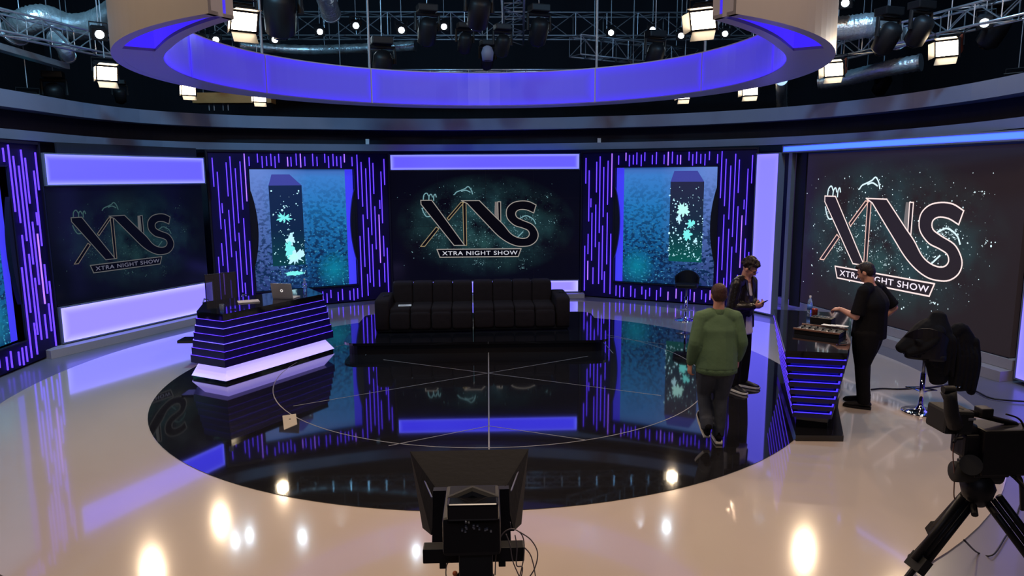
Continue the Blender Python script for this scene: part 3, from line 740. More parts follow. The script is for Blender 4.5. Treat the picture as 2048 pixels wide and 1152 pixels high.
def cushion(x0, x1, y0, y1, z0, z1, p=4.0, n=10):
    # superellipsoid: a plump rounded block
    rings = []; cx, cy, cz = (x0+x1)/2, (y0+y1)/2, (z0+z1)/2; a, b, c_ = (x1-x0)/2, (y1-y0)/2, (z1-z0)/2
    sg = lambda v, q: math.copysign(abs(v)**q, v)
    for j in range(n+1):
        ph = -PI/2*0.98+PI*0.98*j/n
        cp, sp = sg(math.cos(ph), 2/p), sg(math.sin(ph), 2/p)
        rings.append([(cx+a*cp*sg(math.cos(2*PI*k/24), 2/p), cy+b*cp*sg(math.sin(2*PI*k/24), 2/p), cz+c_*sp) for k in range(24)])
    return MB().loft(rings)
def sofa(label, x0, y0, arm, rz):
    t = thing('sofa', label, 'sofa', (x0, y0, 0.20), rz)
    ax = 0.0 if arm == 'l' else 1.40
    bx = 0.25 if arm == 'l' else 0.0
    W = 1.65
    cushion(ax, ax+0.26, 0.0, 0.98, 0.02, 0.575, 9).build('arm', M['sofa'], t, smooth=True)
    box(0.03, W-0.03, 0.05, 0.95, 0.02, 0.10).build('base', M['black'], t)
    box(bx+0.01, bx+1.39, 0.80, 0.90, 0.05, 0.70).build('backboard', M['sofa'], t)
    for k in range(4):
        xa = bx+0.35*k
        cushion(xa-0.002, xa+0.352, 0.02, 0.75, 0.03, 0.43, 10).build('seat_cushion', M['sofa'], t, smooth=True)
        cushion(xa-0.002, xa+0.352, 0.62, 0.96, 0.25, 0.775, 9).build('back_cushion', M['sofa'], t, smooth=True)
        cushion(xa+0.004, xa+0.346, -0.03, 0.10, 0.06, 0.36, 6).build('front_pleat', M['sofa'], t, smooth=True)
    return t
sofa('left half of the long dark channel-tufted sofa on the podium', -1.87, 1.72, 'l', 0.02)
sofa('right half of the long dark channel-tufted sofa on the podium', -0.205, 1.80, 'r', 0.02)
# sheet on the left seat, small things on the arms
p = Vector((-1.38, 1.98, 0.634))
t = thing('paper_sheet', 'white printed sheet lying on the left seat of the sofa', 'paper', p, 0.1)
box(-0.11, 0.11, -0.08, 0.08, 0.0, 0.004).build('sheet', M['white'], t)
tx = MB()
for k in range(5): tx.box(-0.09, 0.07-0.02*(k % 3), 0.05-0.025*k, 0.058-0.025*k, 0.004, 0.005)
tx.build('print_lines', M['steel'], t)
for nm, x, y, lab in (('clip_microphone', -1.75, 2.1, 'small silver clip microphone on the left arm of the sofa'), ('clip_microphone', 1.31, 2.3, 'small silver clip microphone with coiled wire on the right arm of the sofa')):
    t = thing(nm, lab, 'microphone', (x, y, 0.777), 0.4)
    MB().sphere((0, 0, 0.015), 0.013).build('head', M['chrome'], t)
    MB().tube([(0, 0, 0.012), (0.03, 0.01, 0.012), (0.05, 0.04, 0.008)], 0.004).build('clip', M['chrome'], t)
    MB().tube([(0.04+0.05*math.cos(a/3), 0.05*math.sin(a/3), 0.006+0.0006*a) for a in range(0, 38)], 0.0035, 5).build('wire', M['cable'], t)

# ------------------------------------------------------------------ striped desks
def offpoly(poly, d):
    P = [Vector(p) for p in poly]; n = len(P); out = []
    for i in range(n):
        a, b, c_ = P[i-1], P[i], P[(i+1) % n]
        n1 = Vector(((b-a).y, -(b-a).x)).normalized(); n2 = Vector(((c_-b).y, -(c_-b).x)).normalized()
        k = (n1+n2); k = k/max(0.3, k.dot(n1)) if k.length > 1e-6 else n1
        out.append(b+k*d)
    return out
def edge_strip(mb, poly, z, wd, hgt, idx):
    n = len(poly)
    o, i_ = offpoly(poly, wd), offpoly(poly, 0.0)
    for k in idx:
        a, b, c_, d = i_[k], o[k], o[(k+1) % n], i_[(k+1) % n]
        mb.prism([a, b, c_, d], z, z+hgt)
t = thing('presenter_desk', 'faceted black desk with violet lit steps, carrying the open laptop', 'desk', (-3.45, 0.75, 0.005))
plan = [(-3.607, -0.324), (-2.611, 1.342), (-3.02, 2.03), (-4.26, 0.72), (-4.062, -0.069)]
zs = [0.855, 0.756, 0.657, 0.551, 0.448, 0.345]
MB().prism(offpoly(plan, -0.005), 0.85, 0.925).build('top_block', M['gloss'], t, world=True)
MB().prism(offpoly(plan, 0.0), 0.925, 0.955).build('desk_top', M['gloss'], t, world=True)
for i, z in enumerate(zs):
    zb = zs[i+1] if i < 5 else 0.237
    pl_ = offpoly(plan, 0.019*(i+1))
    MB().prism(pl_, zb+(0.002 if i < 5 else 0), z).build('tier', M['deskface'], t, world=True)
    mb = MB(); edge_strip(mb, offpoly(plan, 0.019*i+0.001), z, 0.013, 0.0025, (0, 1, 4, 3)); mb.build('led_strip', M['ledhi'] if i in (1, 3) else M['led'], t, world=True)
o1, o2 = offpoly(plan, -0.03), offpoly(plan, 0.12)
MB().loft([[(p.x, p.y, 0.05) for p in o2], [(p.x, p.y, 0.237) for p in o1]]).build('glowing_base', M['baseglow'], t, world=True)
MB().prism(offpoly(plan, 0.105), 0.005, 0.05).build('plinth', M['gloss'], t, world=True)
box(-4.55, -4.15, 0.35, 0.62, 0.40, 0.44).build('side_shelf', M['gloss'], t, world=True)

t2 = thing('presenter_desk', 'black desk with blue lit stripes on its end, carrying the sound mixer', 'desk', (4.0, -1.7, 0.005))
plan2 = [(3.205, -2.79), (3.80, -2.95), (4.06, -2.50), (4.95, -0.80), (4.02, -0.46)]
MB().prism(offpoly(plan2, 0.0), 0.925, 0.955).build('desk_top', M['gloss'], t2, world=True)
MB().prism(offpoly(plan2, -0.006), 0.885, 0.925).build('top_block', M['gloss'], t2, world=True)
MB().loft([[(p.x, p.y, 0.17) for p in offpoly(plan2, -0.19)], [(p.x, p.y, 0.885) for p in offpoly(plan2, -0.045)]]).build('inner_wall', M['deskblue'], t2, world=True)
for i in range(8):
    z = 0.872-0.09*i; d = -0.006-0.016*i
    MB().prism(offpoly(plan2, d), z-0.052, z-0.002).build('tier', M['deskface'], t2, world=True)
    mb = MB(); edge_strip(mb, offpoly(plan2, d-0.024), z-0.002, 0.016, 0.004, (0, 1)); mb.build('led_strip', M['ledblue'], t2, world=True)
    mb = MB(); edge_strip(mb, offpoly(plan2, d-0.002), z-0.014, 0.006, 0.010, (4,)); mb.build('led_strip', M['led'], t2, world=True)
MB().prism(offpoly(plan2, -0.16), 0.06, 0.20).build('base_block', M['gloss'], t2, world=True)
MB().prism([(3.30, -2.94), (3.80, -2.98), (4.20, -2.05), (4.85, -0.85), (4.05, -0.62)], 0.005, 0.065).build('plinth', M['gloss'], t2, world=True)

# laptop, papers, glass, bottle on the left desk
q = atz(566, 598, 0.955)
t = thing('laptop', 'open silver laptop seen from behind on the faceted desk', 'laptop', (q.x, q.y, 0.955), R(-12+0))
box(-0.17, 0.17, 0.0, 0.24, 0.002, 0.018).build('keyboard_base', M['silver'], t, bevel=0.004)
lid = MB().box(-0.17, 0.17, -0.005, 0.005, 0.0, 0.235).xf(Matrix.Translation((0, 0.0, 0.018)) @ Matrix.Rotation(R(12), 4, 'X')).build('lid', M['silver'], t, bevel=0.003)
lg = MB(); mt = Matrix.Translation((0, 0.0, 0.018)) @ Matrix.Rotation(R(12), 4, 'X')
lg.loft([[mt @ Vector((rr*math.cos(a), y, 0.12+rr*math.sin(a))) for rr, y in ((0.022, -0.0062), (0.022, -0.0052), (0.014, -0.0052), (0.014, -0.0062))] for a in (2*PI*k/20 for k in range(20))], caps=False)
lg.build('round_logo', mat('laptop_mark', (0.9, 0.9, 0.9), 0.4, emit=(0.9, 0.85, 0.8)), lid)
q = atz(497, 604, 0.955)
t = thing('paper_stack', 'stack of white papers on the faceted desk in front of the mesh chair', 'paper', (q.x, q.y, 0.955), 0.5)
rnd = random.Random(4)
for k in range(4):
    a = rnd.uniform(-0.15, 0.15); MB().box(-0.15, 0.15, -0.105, 0.105, 0.001+0.004*k, 0.004+0.004*k).xf(Matrix.Rotation(a, 4, 'Z')).build('sheet', M['white'], t)
def bottle(label, loc, s=1.0, label_m='labelblue'):
    t = thing('water_bottle', label, 'bottle', loc)
    MB().lathe((0, 0, 0), [(0.028*s, 0.001), (0.032*s, 0.01), (0.032*s, 0.14*s), (0.030*s, 0.16*s), (0.013*s, 0.20*s), (0.012*s, 0.215*s)], 18).build('bottle_body', M['water'], t, smooth=True)
    MB().lathe((0, 0, 0), [(0.0335*s, 0.05*s), (0.0335*s, 0.12*s)], 18).build('label', M[label_m], t, smooth=True)
    MB().cyl((0, 0), 0.015*s, 0.213*s, 0.235*s, 14).build('cap', M['white'], t)
    return t
q = atz(610, 584, 0.955); bottle('clear water bottle on the faceted desk right of the laptop', (q.x, q.y, 0.955), 0.95, 'water')
q = atz(436, 628, 0.955)
def glass(label, loc):
    t = thing('drinking_glass', label, 'glass', loc)
    MB().lathe((0, 0, 0), [(0.026, 0.001), (0.033, 0.12), (0.031, 0.12), (0.024, 0.006)], 18).build('glass_wall', M['water'], t, smooth=True)
    MB().cyl((0, 0), 0.025, 0.007, 0.05, 16, r2=0.028).build('water', M['water'], t, smooth=True)
glass('tall water glass near the left corner of the faceted desk', (q.x+0.02, q.y+0.10, 0.955))
q = atz(448, 622, 0.955)
t = thing('clip_microphone', 'small dark microphone with a shiny tip lying by the glass on the faceted desk', 'microphone', (q.x+0.06, q.y+0.08, 0.955))
MB().tube([(0, 0, 0.008), (0.06, 0.02, 0.008)], 0.006).build('barrel', M['black'], t)
MB().sphere((0.065, 0.022, 0.010), 0.010).build('head', M['chrome'], t)

# mesh-back chair behind the left desk
t = thing('mesh_chair', 'office chair with a smoky see-through mesh back behind the faceted desk', 'chair', (-4.42, 1.85, 0), R(44))
box(-0.26, 0.26, -0.02, 0.0, 0.60, 1.24).build('mesh_back', M['mesh'], t)
fr = MB()
fr.tube([(-0.26, -0.01, 0.60), (-0.26, -0.01, 1.24), (0.26, -0.01, 1.24), (0.26, -0.01, 0.60), (-0.26, -0.01, 0.60)], 0.009); fr.build('back_frame', M['black'], t)
cushion(-0.25, 0.25, -0.46, 0.0, 0.46, 0.54, 6).build('seat', M['blackcloth'], t, smooth=True)
for s_ in (-1, 1):
    MB().tube([(s_*0.28, -0.02, 0.5), (s_*0.33, -0.04, 0.55), (s_*0.33, -0.04, 0.80), (s_*0.33, -0.10, 0.86), (s_*0.33, -0.25, 0.86), (s_*0.33, -0.3, 0.80), (s_*0.30, -0.3, 0.5)], 0.012, 8).build('armrest', M['chrome'], t)
MB().cyl((0, -0.2), 0.03, 0.08, 0.46, 14).build('column', M['chrome'], t)
for k in range(5):
    a = 2*PI*k/5
    MB().tube([(0, -0.2, 0.09), (0.27*math.cos(a), -0.2+0.27*math.sin(a), 0.06)], 0.016).build('foot', M['black'], t)
    MB().sphere((0.27*math.cos(a), -0.2+0.27*math.sin(a), 0.03), 0.028).build('caster', M['rubber'], t)

# things on the right desk
q = atz(1619, 626, 0.955); bottle('clear water bottle with a blue and yellow label beside the red cup', (q.x, q.y, 0.955), 1.0)
q = atz(1629, 633, 0.955)
t = thing('red_cup', 'red paper cup on the desk next to the water bottle', 'cup', (q.x, q.y, 0.955))
MB().lathe((0, 0, 0), [(0.030, 0.001), (0.038, 0.10), (0.040, 0.103), (0.036, 0.103), (0.028, 0.006)], 20).build('cup_wall', M['red'], t, smooth=True)
MB().cyl((0, 0), 0.033, 0.08, 0.085, 18).build('drink', M['brownwood'], t)
q = atz(1640, 668, 0.955)
t = thing('mixing_console', 'open black sound mixer case with wooden edges on the striped desk', 'mixer', (q.x, q.y, 0.955), R(-42))
box(-0.25, 0.25, -0.15, 0.15, 0.0, 0.055).build('case', M['black'], t, bevel=0.006)
box(-0.235, 0.235, -0.135, 0.135, 0.055, 0.060).build('control_panel', M['rubber'], t)
for y in (-0.155, 0.155): box(-0.26, 0.26, y-0.008, y+0.008, 0.052, 0.070).build('side_cheek', M['brownwood'], t)
for i in range(6):
    for j in range(3): MB().cyl((-0.19+0.075*i, -0.08+0.06*j), 0.010, 0.060, 0.078, 10).build('knob', M['chrome'] if (i+j) % 2 else M['black'], t)
for i in range(6): box(-0.198+0.075*i, -0.182+0.075*i, -0.125, -0.112, 0.060, 0.072).build('fader', M['white'], t)
t = thing('paper_strip', 'folded white script pages lying across the right half of the mixer', 'paper', (q.x+0.20, q.y+0.03, 1.038), R(-42))
rnd = random.Random(21)
for k in range(4): MB().box(-0.16+0.05*k, -0.05+0.06*k, -0.045+0.006*k, 0.035+0.006*k, 0.0+0.003*k, 0.003+0.003*k).xf(Matrix.Rotation(rnd.uniform(-0.2, 0.2), 4, 'Z')).build('page', M['white'], t)
q = atz(1652, 655, 0.955)
t = thing('sound_recorder', 'small black recorder with shiny buttons behind the mixer', 'recorder', (q.x+0.10, q.y+0.30, 0.955), R(-42))
box(-0.13, 0.13, -0.09, 0.09, 0.0, 0.07).build('case', M['black'], t, bevel=0.006)
for i in range(5):
    for j in range(2): box(-0.11+0.045*i, -0.08+0.045*i, -0.06+0.06*j, -0.025+0.06*j, 0.07, 0.078).build('button', M['chrome'], t)
q = atz(1640, 640, 0.955)
t = thing('crumpled_wrapper', 'crumpled clear plastic wrapper behind the mixer beside the cup', 'wrapper', (q.x+0.07, q.y, 0.955))
rnd = random.Random(9); w_ = MB()
for k in range(9):
    a, b, c_ = [Vector((rnd.uniform(-0.06, 0.06), rnd.uniform(-0.05, 0.05), rnd.uniform(0.002, 0.07))) for _ in range(3)]
    n_ = (b-a).cross(c_-a).normalized()*0.002; w_.add([a, b, c_, a+n_, b+n_, c_+n_], [(0, 1, 2), (5, 4, 3), (0, 3, 4, 1), (1, 4, 5, 2), (2, 5, 3, 0)])
w_.build('film', M['chrome'], t)
for dx, dy, lab in ((0.0, 0.0, 'silver key ring on the front edge of the striped desk by the man in black'), ):
    q = atz(1677, 690, 0.955)
    t = thing('key_ring', lab, 'keys', (q.x, q.y, 0.955))
    MB().tube([(0.02*math.cos(a), 0.02*math.sin(a), 0.004) for a in (2*PI*k/16 for k in range(17))], 0.003, 6).build('ring', M['chrome'], t)
    for k in range(3): box(0.02+0.002*k, 0.08, -0.02+0.015*k, -0.012+0.015*k, 0.001, 0.006).build('key', M['chrome'], t)

# ------------------------------------------------------------------ bar stools
def stool(label, loc, rz, seat_z=0.68, back=0.28):
    t = thing('bar_stool', label, 'stool', loc, rz)
    MB().lathe((0, 0, 0), [(0.205, 0.001), (0.205, 0.012), (0.19, 0.020), (0.06, 0.035), (0.035, 0.07), (0.03, 0.09)], 32).build('base', M['chrome'], t, smooth=True)
    MB().cyl((0, 0), 0.028, 0.06, seat_z-0.18, 20).build('column', M['chrome'], t, smooth=True)
    MB().cyl((0, 0), 0.018, seat_z-0.2, seat_z, 16).build('piston', M['steel'], t, smooth=True)
    MB().tube([(0, 0, 0.24), (0.06, 0.10, 0.24), (0.16, 0.17, 0.24), (0, 0.25, 0.24), (-0.16, 0.17, 0.24), (-0.06, 0.10, 0.24), (0, 0, 0.24)], 0.010, 8).build('footrest', M['chrome'], t)
    cushion(-0.22, 0.22, -0.18, 0.22, seat_z, seat_z+0.09, 5).build('seat', M['black'], t, smooth=True)
    pts = []
    for k in range(13):
        a = R(200+140*k/12); pts.append((0.21*math.cos(a), 0.02+0.21*math.sin(a)))
    rings = []
    for (x, y) in pts:
        h = back*(0.55+0.45*math.sin(PI*(pts.index((x, y)))/12))
        n_ = Vector((x, y-0.02, 0)).normalized()*0.03
        rings.append([(x, y, seat_z+0.04), (x+n_.x, y+n_.y, seat_z+0.04), (x+n_.x*1.5, y+n_.y*1.5, seat_z+0.04+h), (x+n_.x*0.5, y+n_.y*0.5, seat_z+0.04+h)])
    MB().loft(rings).build('backrest', M['black'], t, smooth=False)
    return t
q = atz(1371, 641, 0)
stool('chrome bar stool with black seat standing at the back near the right striped panel', (q.x, q.y, 0.0), R(160), 0.66, 0.27)
q = atz(1840, 824, 0)
stool('chrome bar stool loaded with black coats in front of the logo wall', (q.x, q.y, 0.0), R(-30), 0.66, 0.36)
ST = Vector((q.x, q.y, 0))

# ------------------------------------------------------------------ organic bodies: overlapping tapered chains fused into one skin
def chain(mb, pts, rad, side=(1, 0, 0), n=14, sub=4, c0=1.0, c1=1.0):
    P = spline([Vector(p) for p in pts], sub); m = len(P)
    rr = spline([Vector((r[0], r[1], 0)) if isinstance(r, (tuple, list)) else Vector((r, r, 0)) for r in rad], sub)
    side = Vector(side); rings = []
    for i, p in enumerate(P):
        t = (P[min(i+1, m-1)]-P[max(i-1, 0)]).normalized()
        s_ = (side-t*side.dot(t)); s_ = s_.normalized() if s_.length > 1e-4 else t.orthogonal().normalized()
        b = t.cross(s_)
        a_, b_ = max(0.003, rr[i].x), max(0.003, rr[i].y)
        def ring(off, k): return [p+t*off+s_*(a_*k*math.cos(2*PI*j/n))+b*(b_*k*math.sin(2*PI*j/n)) for j in range(n)]
        e = min(a_, b_)
        if i == 0: rings += [ring(-e*0.85*c0, 0.35), ring(-e*0.55*c0, 0.78)] if c0 > 0.3 else [ring(-0.012, 0.90)]
        rings.append(ring(0, 1))
        if i == m-1: rings += [ring(e*0.55*c1, 0.78), ring(e*0.85*c1, 0.35)] if c1 > 0.3 else [ring(0.012, 0.90)]
    mb.loft(rings)
    return mb
def fuse(mb, name, m, parent, voxel=0.008, smooth=3, fac=0.5):
    o = mb.build(name+'_tmp', m)
    r = o.modifiers.new('r', 'REMESH'); r.mode = 'VOXEL'; r.voxel_size = voxel; r.adaptivity = 0
    s_ = o.modifiers.new('s', 'SMOOTH'); s_.iterations = smooth; s_.factor = fac
    dg = bpy.context.evaluated_depsgraph_get(); me = bpy.data.meshes.new_from_object(o.evaluated_get(dg))
    bpy.data.objects.remove(o); me.name = name
    me.materials.clear(); me.materials.append(m)
    for p in me.polygons: p.use_smooth = True
    ob = bpy.data.objects.new(name, me); COL.objects.link(ob); ob.parent = parent
    return ob
def hand(mb, wrist, d, nrm, side, curl=0.5, spread=0.0):
    """d: direction of the fingers, nrm: palm normal (towards the palm), side +1 puts the thumb on d x nrm side"""
    d = Vector(d).normalized(); nrm = Vector(nrm); nrm = (nrm-d*nrm.dot(d)).normalized(); lat = d.cross(nrm)*side
    w_ = Vector(wrist)
    chain(mb, [w_-d*0.02, w_+d*0.03, w_+d*0.075], [(0.027, 0.020), (0.036, 0.017), (0.040, 0.014)], lat)
    for k, (off, ln) in enumerate(((0.030, 0.070), (0.010, 0.078), (-0.011, 0.072), (-0.031, 0.056))):
        b = w_+d*0.080+lat*off; c_ = curl*(1+0.08*k); dd = (d+lat*spread*off*8).normalized()
        p1 = b+(dd*math.cos(c_*0.6)+nrm*math.sin(c_*0.6))*ln*0.45
        p2 = p1+(dd*math.cos(c_*1.6)+nrm*math.sin(c_*1.6))*ln*0.32
        p3 = p2+(dd*math.cos(c_*2.4)+nrm*math.sin(c_*2.4))*ln*0.23
        chain(mb, [b, p1, p2, p3], [0.0095, 0.0088, 0.0080, 0.0070], lat, n=8, sub=2)
    b = w_+d*0.025+lat*0.032
    p1 = b+(d*0.5+lat*0.7+nrm*0.35*curl*2).normalized()*0.035; p2 = p1+(d*0.85+lat*0.2+nrm*0.5*curl*2).normalized()*0.032
    chain(mb, [w_+d*0.015+lat*0.012, b, p1, p2], [0.015, 0.013, 0.0105, 0.0085], lat, n=8, sub=2)
def shoe(t, ank, yaw, pitch, m, solem, s=1.0, name='shoe'):
    """ank: ankle point; the foot points along yaw in the figure's own frame"""
    mt = Matrix.Translation(Vector(ank)) @ Matrix.Rotation(yaw, 4, 'Z') @ Matrix.Rotation(-pitch, 4, 'X') @ Matrix.Translation((0, 0, -0.09))
    up = MB()
    chain(up, [(0, -0.055, 0.055), (0, 0.02, 0.058), (0, 0.10, 0.045), (0, 0.17, 0.035), (0, 0.205, 0.030)], [(0.036*s, 0.036), (0.040*s, 0.042), (0.044*s, 0.032), (0.045*s, 0.024), (0.034*s, 0.016)])
    chain(up, [(0, -0.02, 0.06), (0, -0.015, 0.12)], [(0.040, 0.045), (0.042, 0.048)])
    up.xf(mt); o = fuse(up, name, m, t, 0.008, 2)
    so = MB(); out = [(-0.034, -0.085), (0.034, -0.085), (0.044, 0.0), (0.049, 0.11), (0.042, 0.19), (0.018, 0.228), (-0.018, 0.228), (-0.042, 0.19), (-0.049, 0.11), (-0.044, 0.0)]
    so.prism(out, 0.0, 0.026); so.xf(mt); so.build('sole', solem, o, bevel=0.004)
def person(label, loc, rz, J, outfit, hgt=1.0):
    t = thing('person', label, 'person', loc, rz)
    V = {k: Vector(v) for k, v in J.items() if isinstance(v, (tuple, list)) and len(v) == 3}
    hipax = (V['hipR']-V['hipL']).normalized(); shax = (V['shR']-V['shL']).normalized()
    pel = (V['hipL']+V['hipR'])/2; ch = V['chest']; nb = (V['shL']+V['shR'])/2
    bw = outfit.get('bulk', 1.0)
    # ---- body
    b = MB()
    chain(b, [pel+Vector((0, 0, -0.04)), pel+Vector((0, 0, 0.06)), pel.lerp(ch, 0.55), ch, nb+Vector((0, 0, -0.02)), nb+(V['neck']-nb)*0.7], [(0.15*bw, 0.11*bw), (0.16*bw, 0.115*bw), (0.145*bw, 0.11*bw), (0.165*bw, 0.115*bw), (0.15, 0.085), (0.06, 0.06)], shax)
    for s in 'LR':
        sg = -1 if s == 'L' else 1
        chain(b, [nb+(V['sh'+s]-nb)*0.45+Vector((0, 0, 0.015)), V['sh'+s]+Vector((0, 0, -0.01))], [0.062, 0.055], shax)
        chain(b, [V['sh'+s], V['sh'+s].lerp(V['el'+s], 0.5), V['el'+s]], [0.052, 0.046, 0.038], shax)
        chain(b, [V['el'+s], V['el'+s].lerp(V['wr'+s], 0.35), V['wr'+s]], [0.040, 0.040, 0.026], shax)
        chain(b, [V['hip'+s]+Vector((0, 0, 0.03)), V['hip'+s].lerp(V['kn'+s], 0.45), V['kn'+s]], [0.085*bw, 0.074*bw, 0.054], hipax)
        chain(b, [V['kn'+s], V['kn'+s].lerp(V['an'+s], 0.35), V['an'+s]], [0.055, 0.056, 0.036], hipax)
        hd = J['hand'+s]; hand(b, V['wr'+s]+Vector(hd[0]).normalized()*0.02, hd[0], hd[1], hd[2], hd[3])
    # ---- head in its own frame: x right, y forward, z up, origin at the base of the skull
    H = Matrix.Translation(V['head']) @ Matrix.Rotation(J.get('hyaw', 0), 4, 'Z') @ Matrix.Rotation(-J.get('hpitch', 0), 4, 'X')
    hb = MB()
    hb.sphere((0, -0.012, 0.02), (0.074, 0.092, 0.093), 18, 12)          # skull
    chain(hb, [(0, 0.035, 0.01), (0, 0.040, -0.045), (0, 0.045, -0.085)], [(0.062, 0.048), (0.054, 0.046), (0.032, 0.034)])   # face and jaw
    chain(hb, [(0, 0.082, 0.012), (0, 0.096, -0.015), (0, 0.101, -0.030)], [(0.008, 0.010), (0.011, 0.011), (0.015, 0.011)], n=8, sub=2)   # nose
    hb.sphere((0, 0.076, 0.026), (0.044, 0.012, 0.009), 10, 6)           # brow
    hb.sphere((0, 0.080, -0.052), (0.022, 0.010, 0.006), 10, 6); hb.sphere((0, 0.078, -0.063), (0.019, 0.010, 0.006), 10, 6)   # lips
    hb.sphere((0, 0.070, -0.088), (0.018, 0.014, 0.014), 10, 6)
    for sx in (-1, 1): hb.sphere((sx*0.076, -0.008, -0.012), (0.010, 0.019, 0.032), 10, 8); hb.sphere((sx*0.036, 0.062, -0.022), (0.020, 0.014, 0.016), 10, 6)
    hb.xf(H); b.add(hb.v, hb.f)
    chain(b, [V['neck']+Vector((0, 0, -0.04)), V['neck'].lerp(H @ Vector((0, -0.02, -0.06)), 0.6), H @ Vector((0, -0.01, -0.02))], [0.062, 0.056, 0.058], shax)
    body = fuse(b, 'body', M['skin'], t, 0.0065, 2)
    for sx in (-1, 1):
        MB().sphere((sx*0.030, 0.080, 0.002), (0.011, 0.007, 0.007), 10, 8).xf(H).build('eye', M['dark_screen'], t, smooth=True)
    # ---- hair
    h = MB(); rnd = random.Random(len(label))
    if outfit['hair'] == 'curly':
        h.sphere((0, -0.022, 0.045), (0.090, 0.104, 0.092), 16, 10)
        for k in range(120):
            u_, v_ = rnd.uniform(0, 2*PI), rnd.uniform(0.0, 1.0)
            th = math.acos(1-1.35*v_); x, y, z = math.sin(th)*math.cos(u_), math.sin(th)*math.sin(u_), math.cos(th)
            if y > 0.55 and z < 0.45: continue
            h.sphere((x*0.092, -0.022+y*0.106, 0.045+z*0.094), rnd.uniform(0.014, 0.026), 7, 5)
    else:
        h.sphere((0, -0.020, 0.032), (0.082, 0.098, 0.092), 18, 12)
        h.sphere((0, -0.045, 0.0), (0.076, 0.072, 0.085), 14, 10)
        if outfit['hair'] == 'quiff': h.sphere((0, 0.048, 0.088), (0.058, 0.040, 0.030), 12, 8)
    # cut the hair away from the face
    hb2 = MB(); hb2.v = h.v; hb2.f = h.f
    h.xf(H)
    ho = fuse(h, 'hair', M[outfit['haircol']], t, 0.008 if outfit['hair'] != 'curly' else 0.006, 1)
    inv = H.inverted(); bm = bmesh.new(); bm.from_mesh(ho.data)
    dele = []
    for v in bm.verts:
        q_ = inv @ v.co
        if q_.y > 0.030 and q_.z < 0.058+0.15*max(0, 0.08-q_.y): dele.append(v)
        elif q_.z < -0.015 and q_.y > -0.02: dele.append(v)
        elif q_.z < -0.070: dele.append(v)
    bmesh.ops.delete(bm, geom=dele, context='VERTS'); bm.to_mesh(ho.data); bm.free()
    # ---- trousers
    tr = MB(); bt = outfit.get('legs', 1.0)
    chain(tr, [pel+Vector((0, 0, -0.05)), pel+Vector((0, 0, 0.04)), pel+Vector((0, 0, 0.10))], [(0.158*bw, 0.118*bw), (0.160*bw, 0.120*bw), (0.146*bw, 0.110*bw)], hipax)
    for s in 'LR':
        cf = V['an'+s]+Vector((0, 0, -0.02))
        chain(tr, [V['hip'+s]+Vector((0, 0, 0.0)), V['hip'+s].lerp(V['kn'+s], 0.45), V['kn'+s]], [0.098*bw*bt, 0.088*bw*bt, 0.070*bt], hipax)
        chain(tr, [V['kn'+s], V['kn'+s].lerp(V['an'+s], 0.4), cf], [0.070*bt, 0.068*bt, 0.060*bt], hipax, c1=0.1)
        rnd2 = random.Random(3)
        for k in range(4):      # bunched cloth over the shoe and behind the knee
            q_ = V['kn'+s].lerp(V['an'+s], (0.08, 0.80, 0.88, 0.96)[k]); chain(tr, [q_+Vector((0, -0.004, 0)), q_+Vector((0, 0.004, 0.012))], [0.072*bt-0.003*k, 0.070*bt-0.003*k], hipax, n=10, sub=1)
    fuse(tr, 'trousers', M[outfit['trousers']], t, 0.011, 3)
    # ---- top
    def top_mesh(name, m, grow, sleeve, hem, vox=0.010, sm=3, neck=True, open_=False):
        c_ = MB(); g = grow
        hemp = pel+Vector((0, 0, hem))
        chain(c_, [hemp, pel.lerp(ch, 0.35), pel.lerp(ch, 0.75), ch+Vector((0, 0, 0.02)), nb+Vector((0, 0, -0.02)), nb+(V['neck']-nb)*0.35], [(0.176*bw+g, 0.136*bw+g), (0.168*bw+g, 0.128*bw+g), (0.164*bw+g, 0.120*bw+g), (0.172*bw+g, 0.118*bw+g), (0.155+g, 0.090+g), (0.078+g*0.5, 0.070+g*0.5)], shax, c0=0.1, c1=0.1)
        for s in 'LR':
            chain(c_, [nb+(V['sh'+s]-nb)*0.4+Vector((0, 0, 0.018)), V['sh'+s]+Vector((0, 0, -0.012))], [0.066+g, 0.058+g], shax)
            if sleeve > 0.6:
                chain(c_, [V['sh'+s], V['sh'+s].lerp(V['el'+s], 0.5), V['el'+s]], [0.058+g, 0.055+g, 0.050+g], shax)
                chain(c_, [V['el'+s], V['el'+s].lerp(V['wr'+s], 0.5), V['wr'+s]], [0.050+g, 0.048+g*0.8, 0.036+g*0.5], shax)
            else:
                chain(c_, [V['sh'+s], V['sh'+s].lerp(V['el'+s], 0.88)], [0.062+g, 0.066+g], shax, c1=0.1)
        return fuse(c_, name, m, t, vox, sm)
    if outfit['top'] == 'sweater':
        so = top_mesh('sweater', M['green'], 0.016, 1.0, -0.065)
        rb = MB(); chain(rb, [pel+Vector((0, 0, -0.105)), pel+Vector((0, 0, -0.055))], [(0.174*bw+0.012, 0.134*bw+0.012)]*2, shax, n=24, sub=1, c0=0.1, c1=0.1); rb.build('hem_rib', M['greenrib'], t, smooth=True)
        for s in 'LR':
            d = (V['wr'+s]-V['el'+s]).normalized(); rb = MB(); chain(rb, [V['wr'+s]-d*0.045, V['wr'+s]], [0.041, 0.038], shax, sub=1); rb.build('cuff', M['greenrib'], t, smooth=True)
        rb = MB(); chain(rb, [nb+(V['neck']-nb)*0.30, nb+(V['neck']-nb)*0.72], [(0.086, 0.080), (0.074, 0.070)], shax, n=20, sub=1, c0=0.1, c1=0.1); rb.build('collar', M['greenrib'], t, smooth=True)
    elif outfit['top'] == 'tee':
        top_mesh('t_shirt', M['blackcloth'], 0.010, 0.4, -0.06)
    else:
        # white shirt showing at the front between the open leather jacket
        c_ = MB()
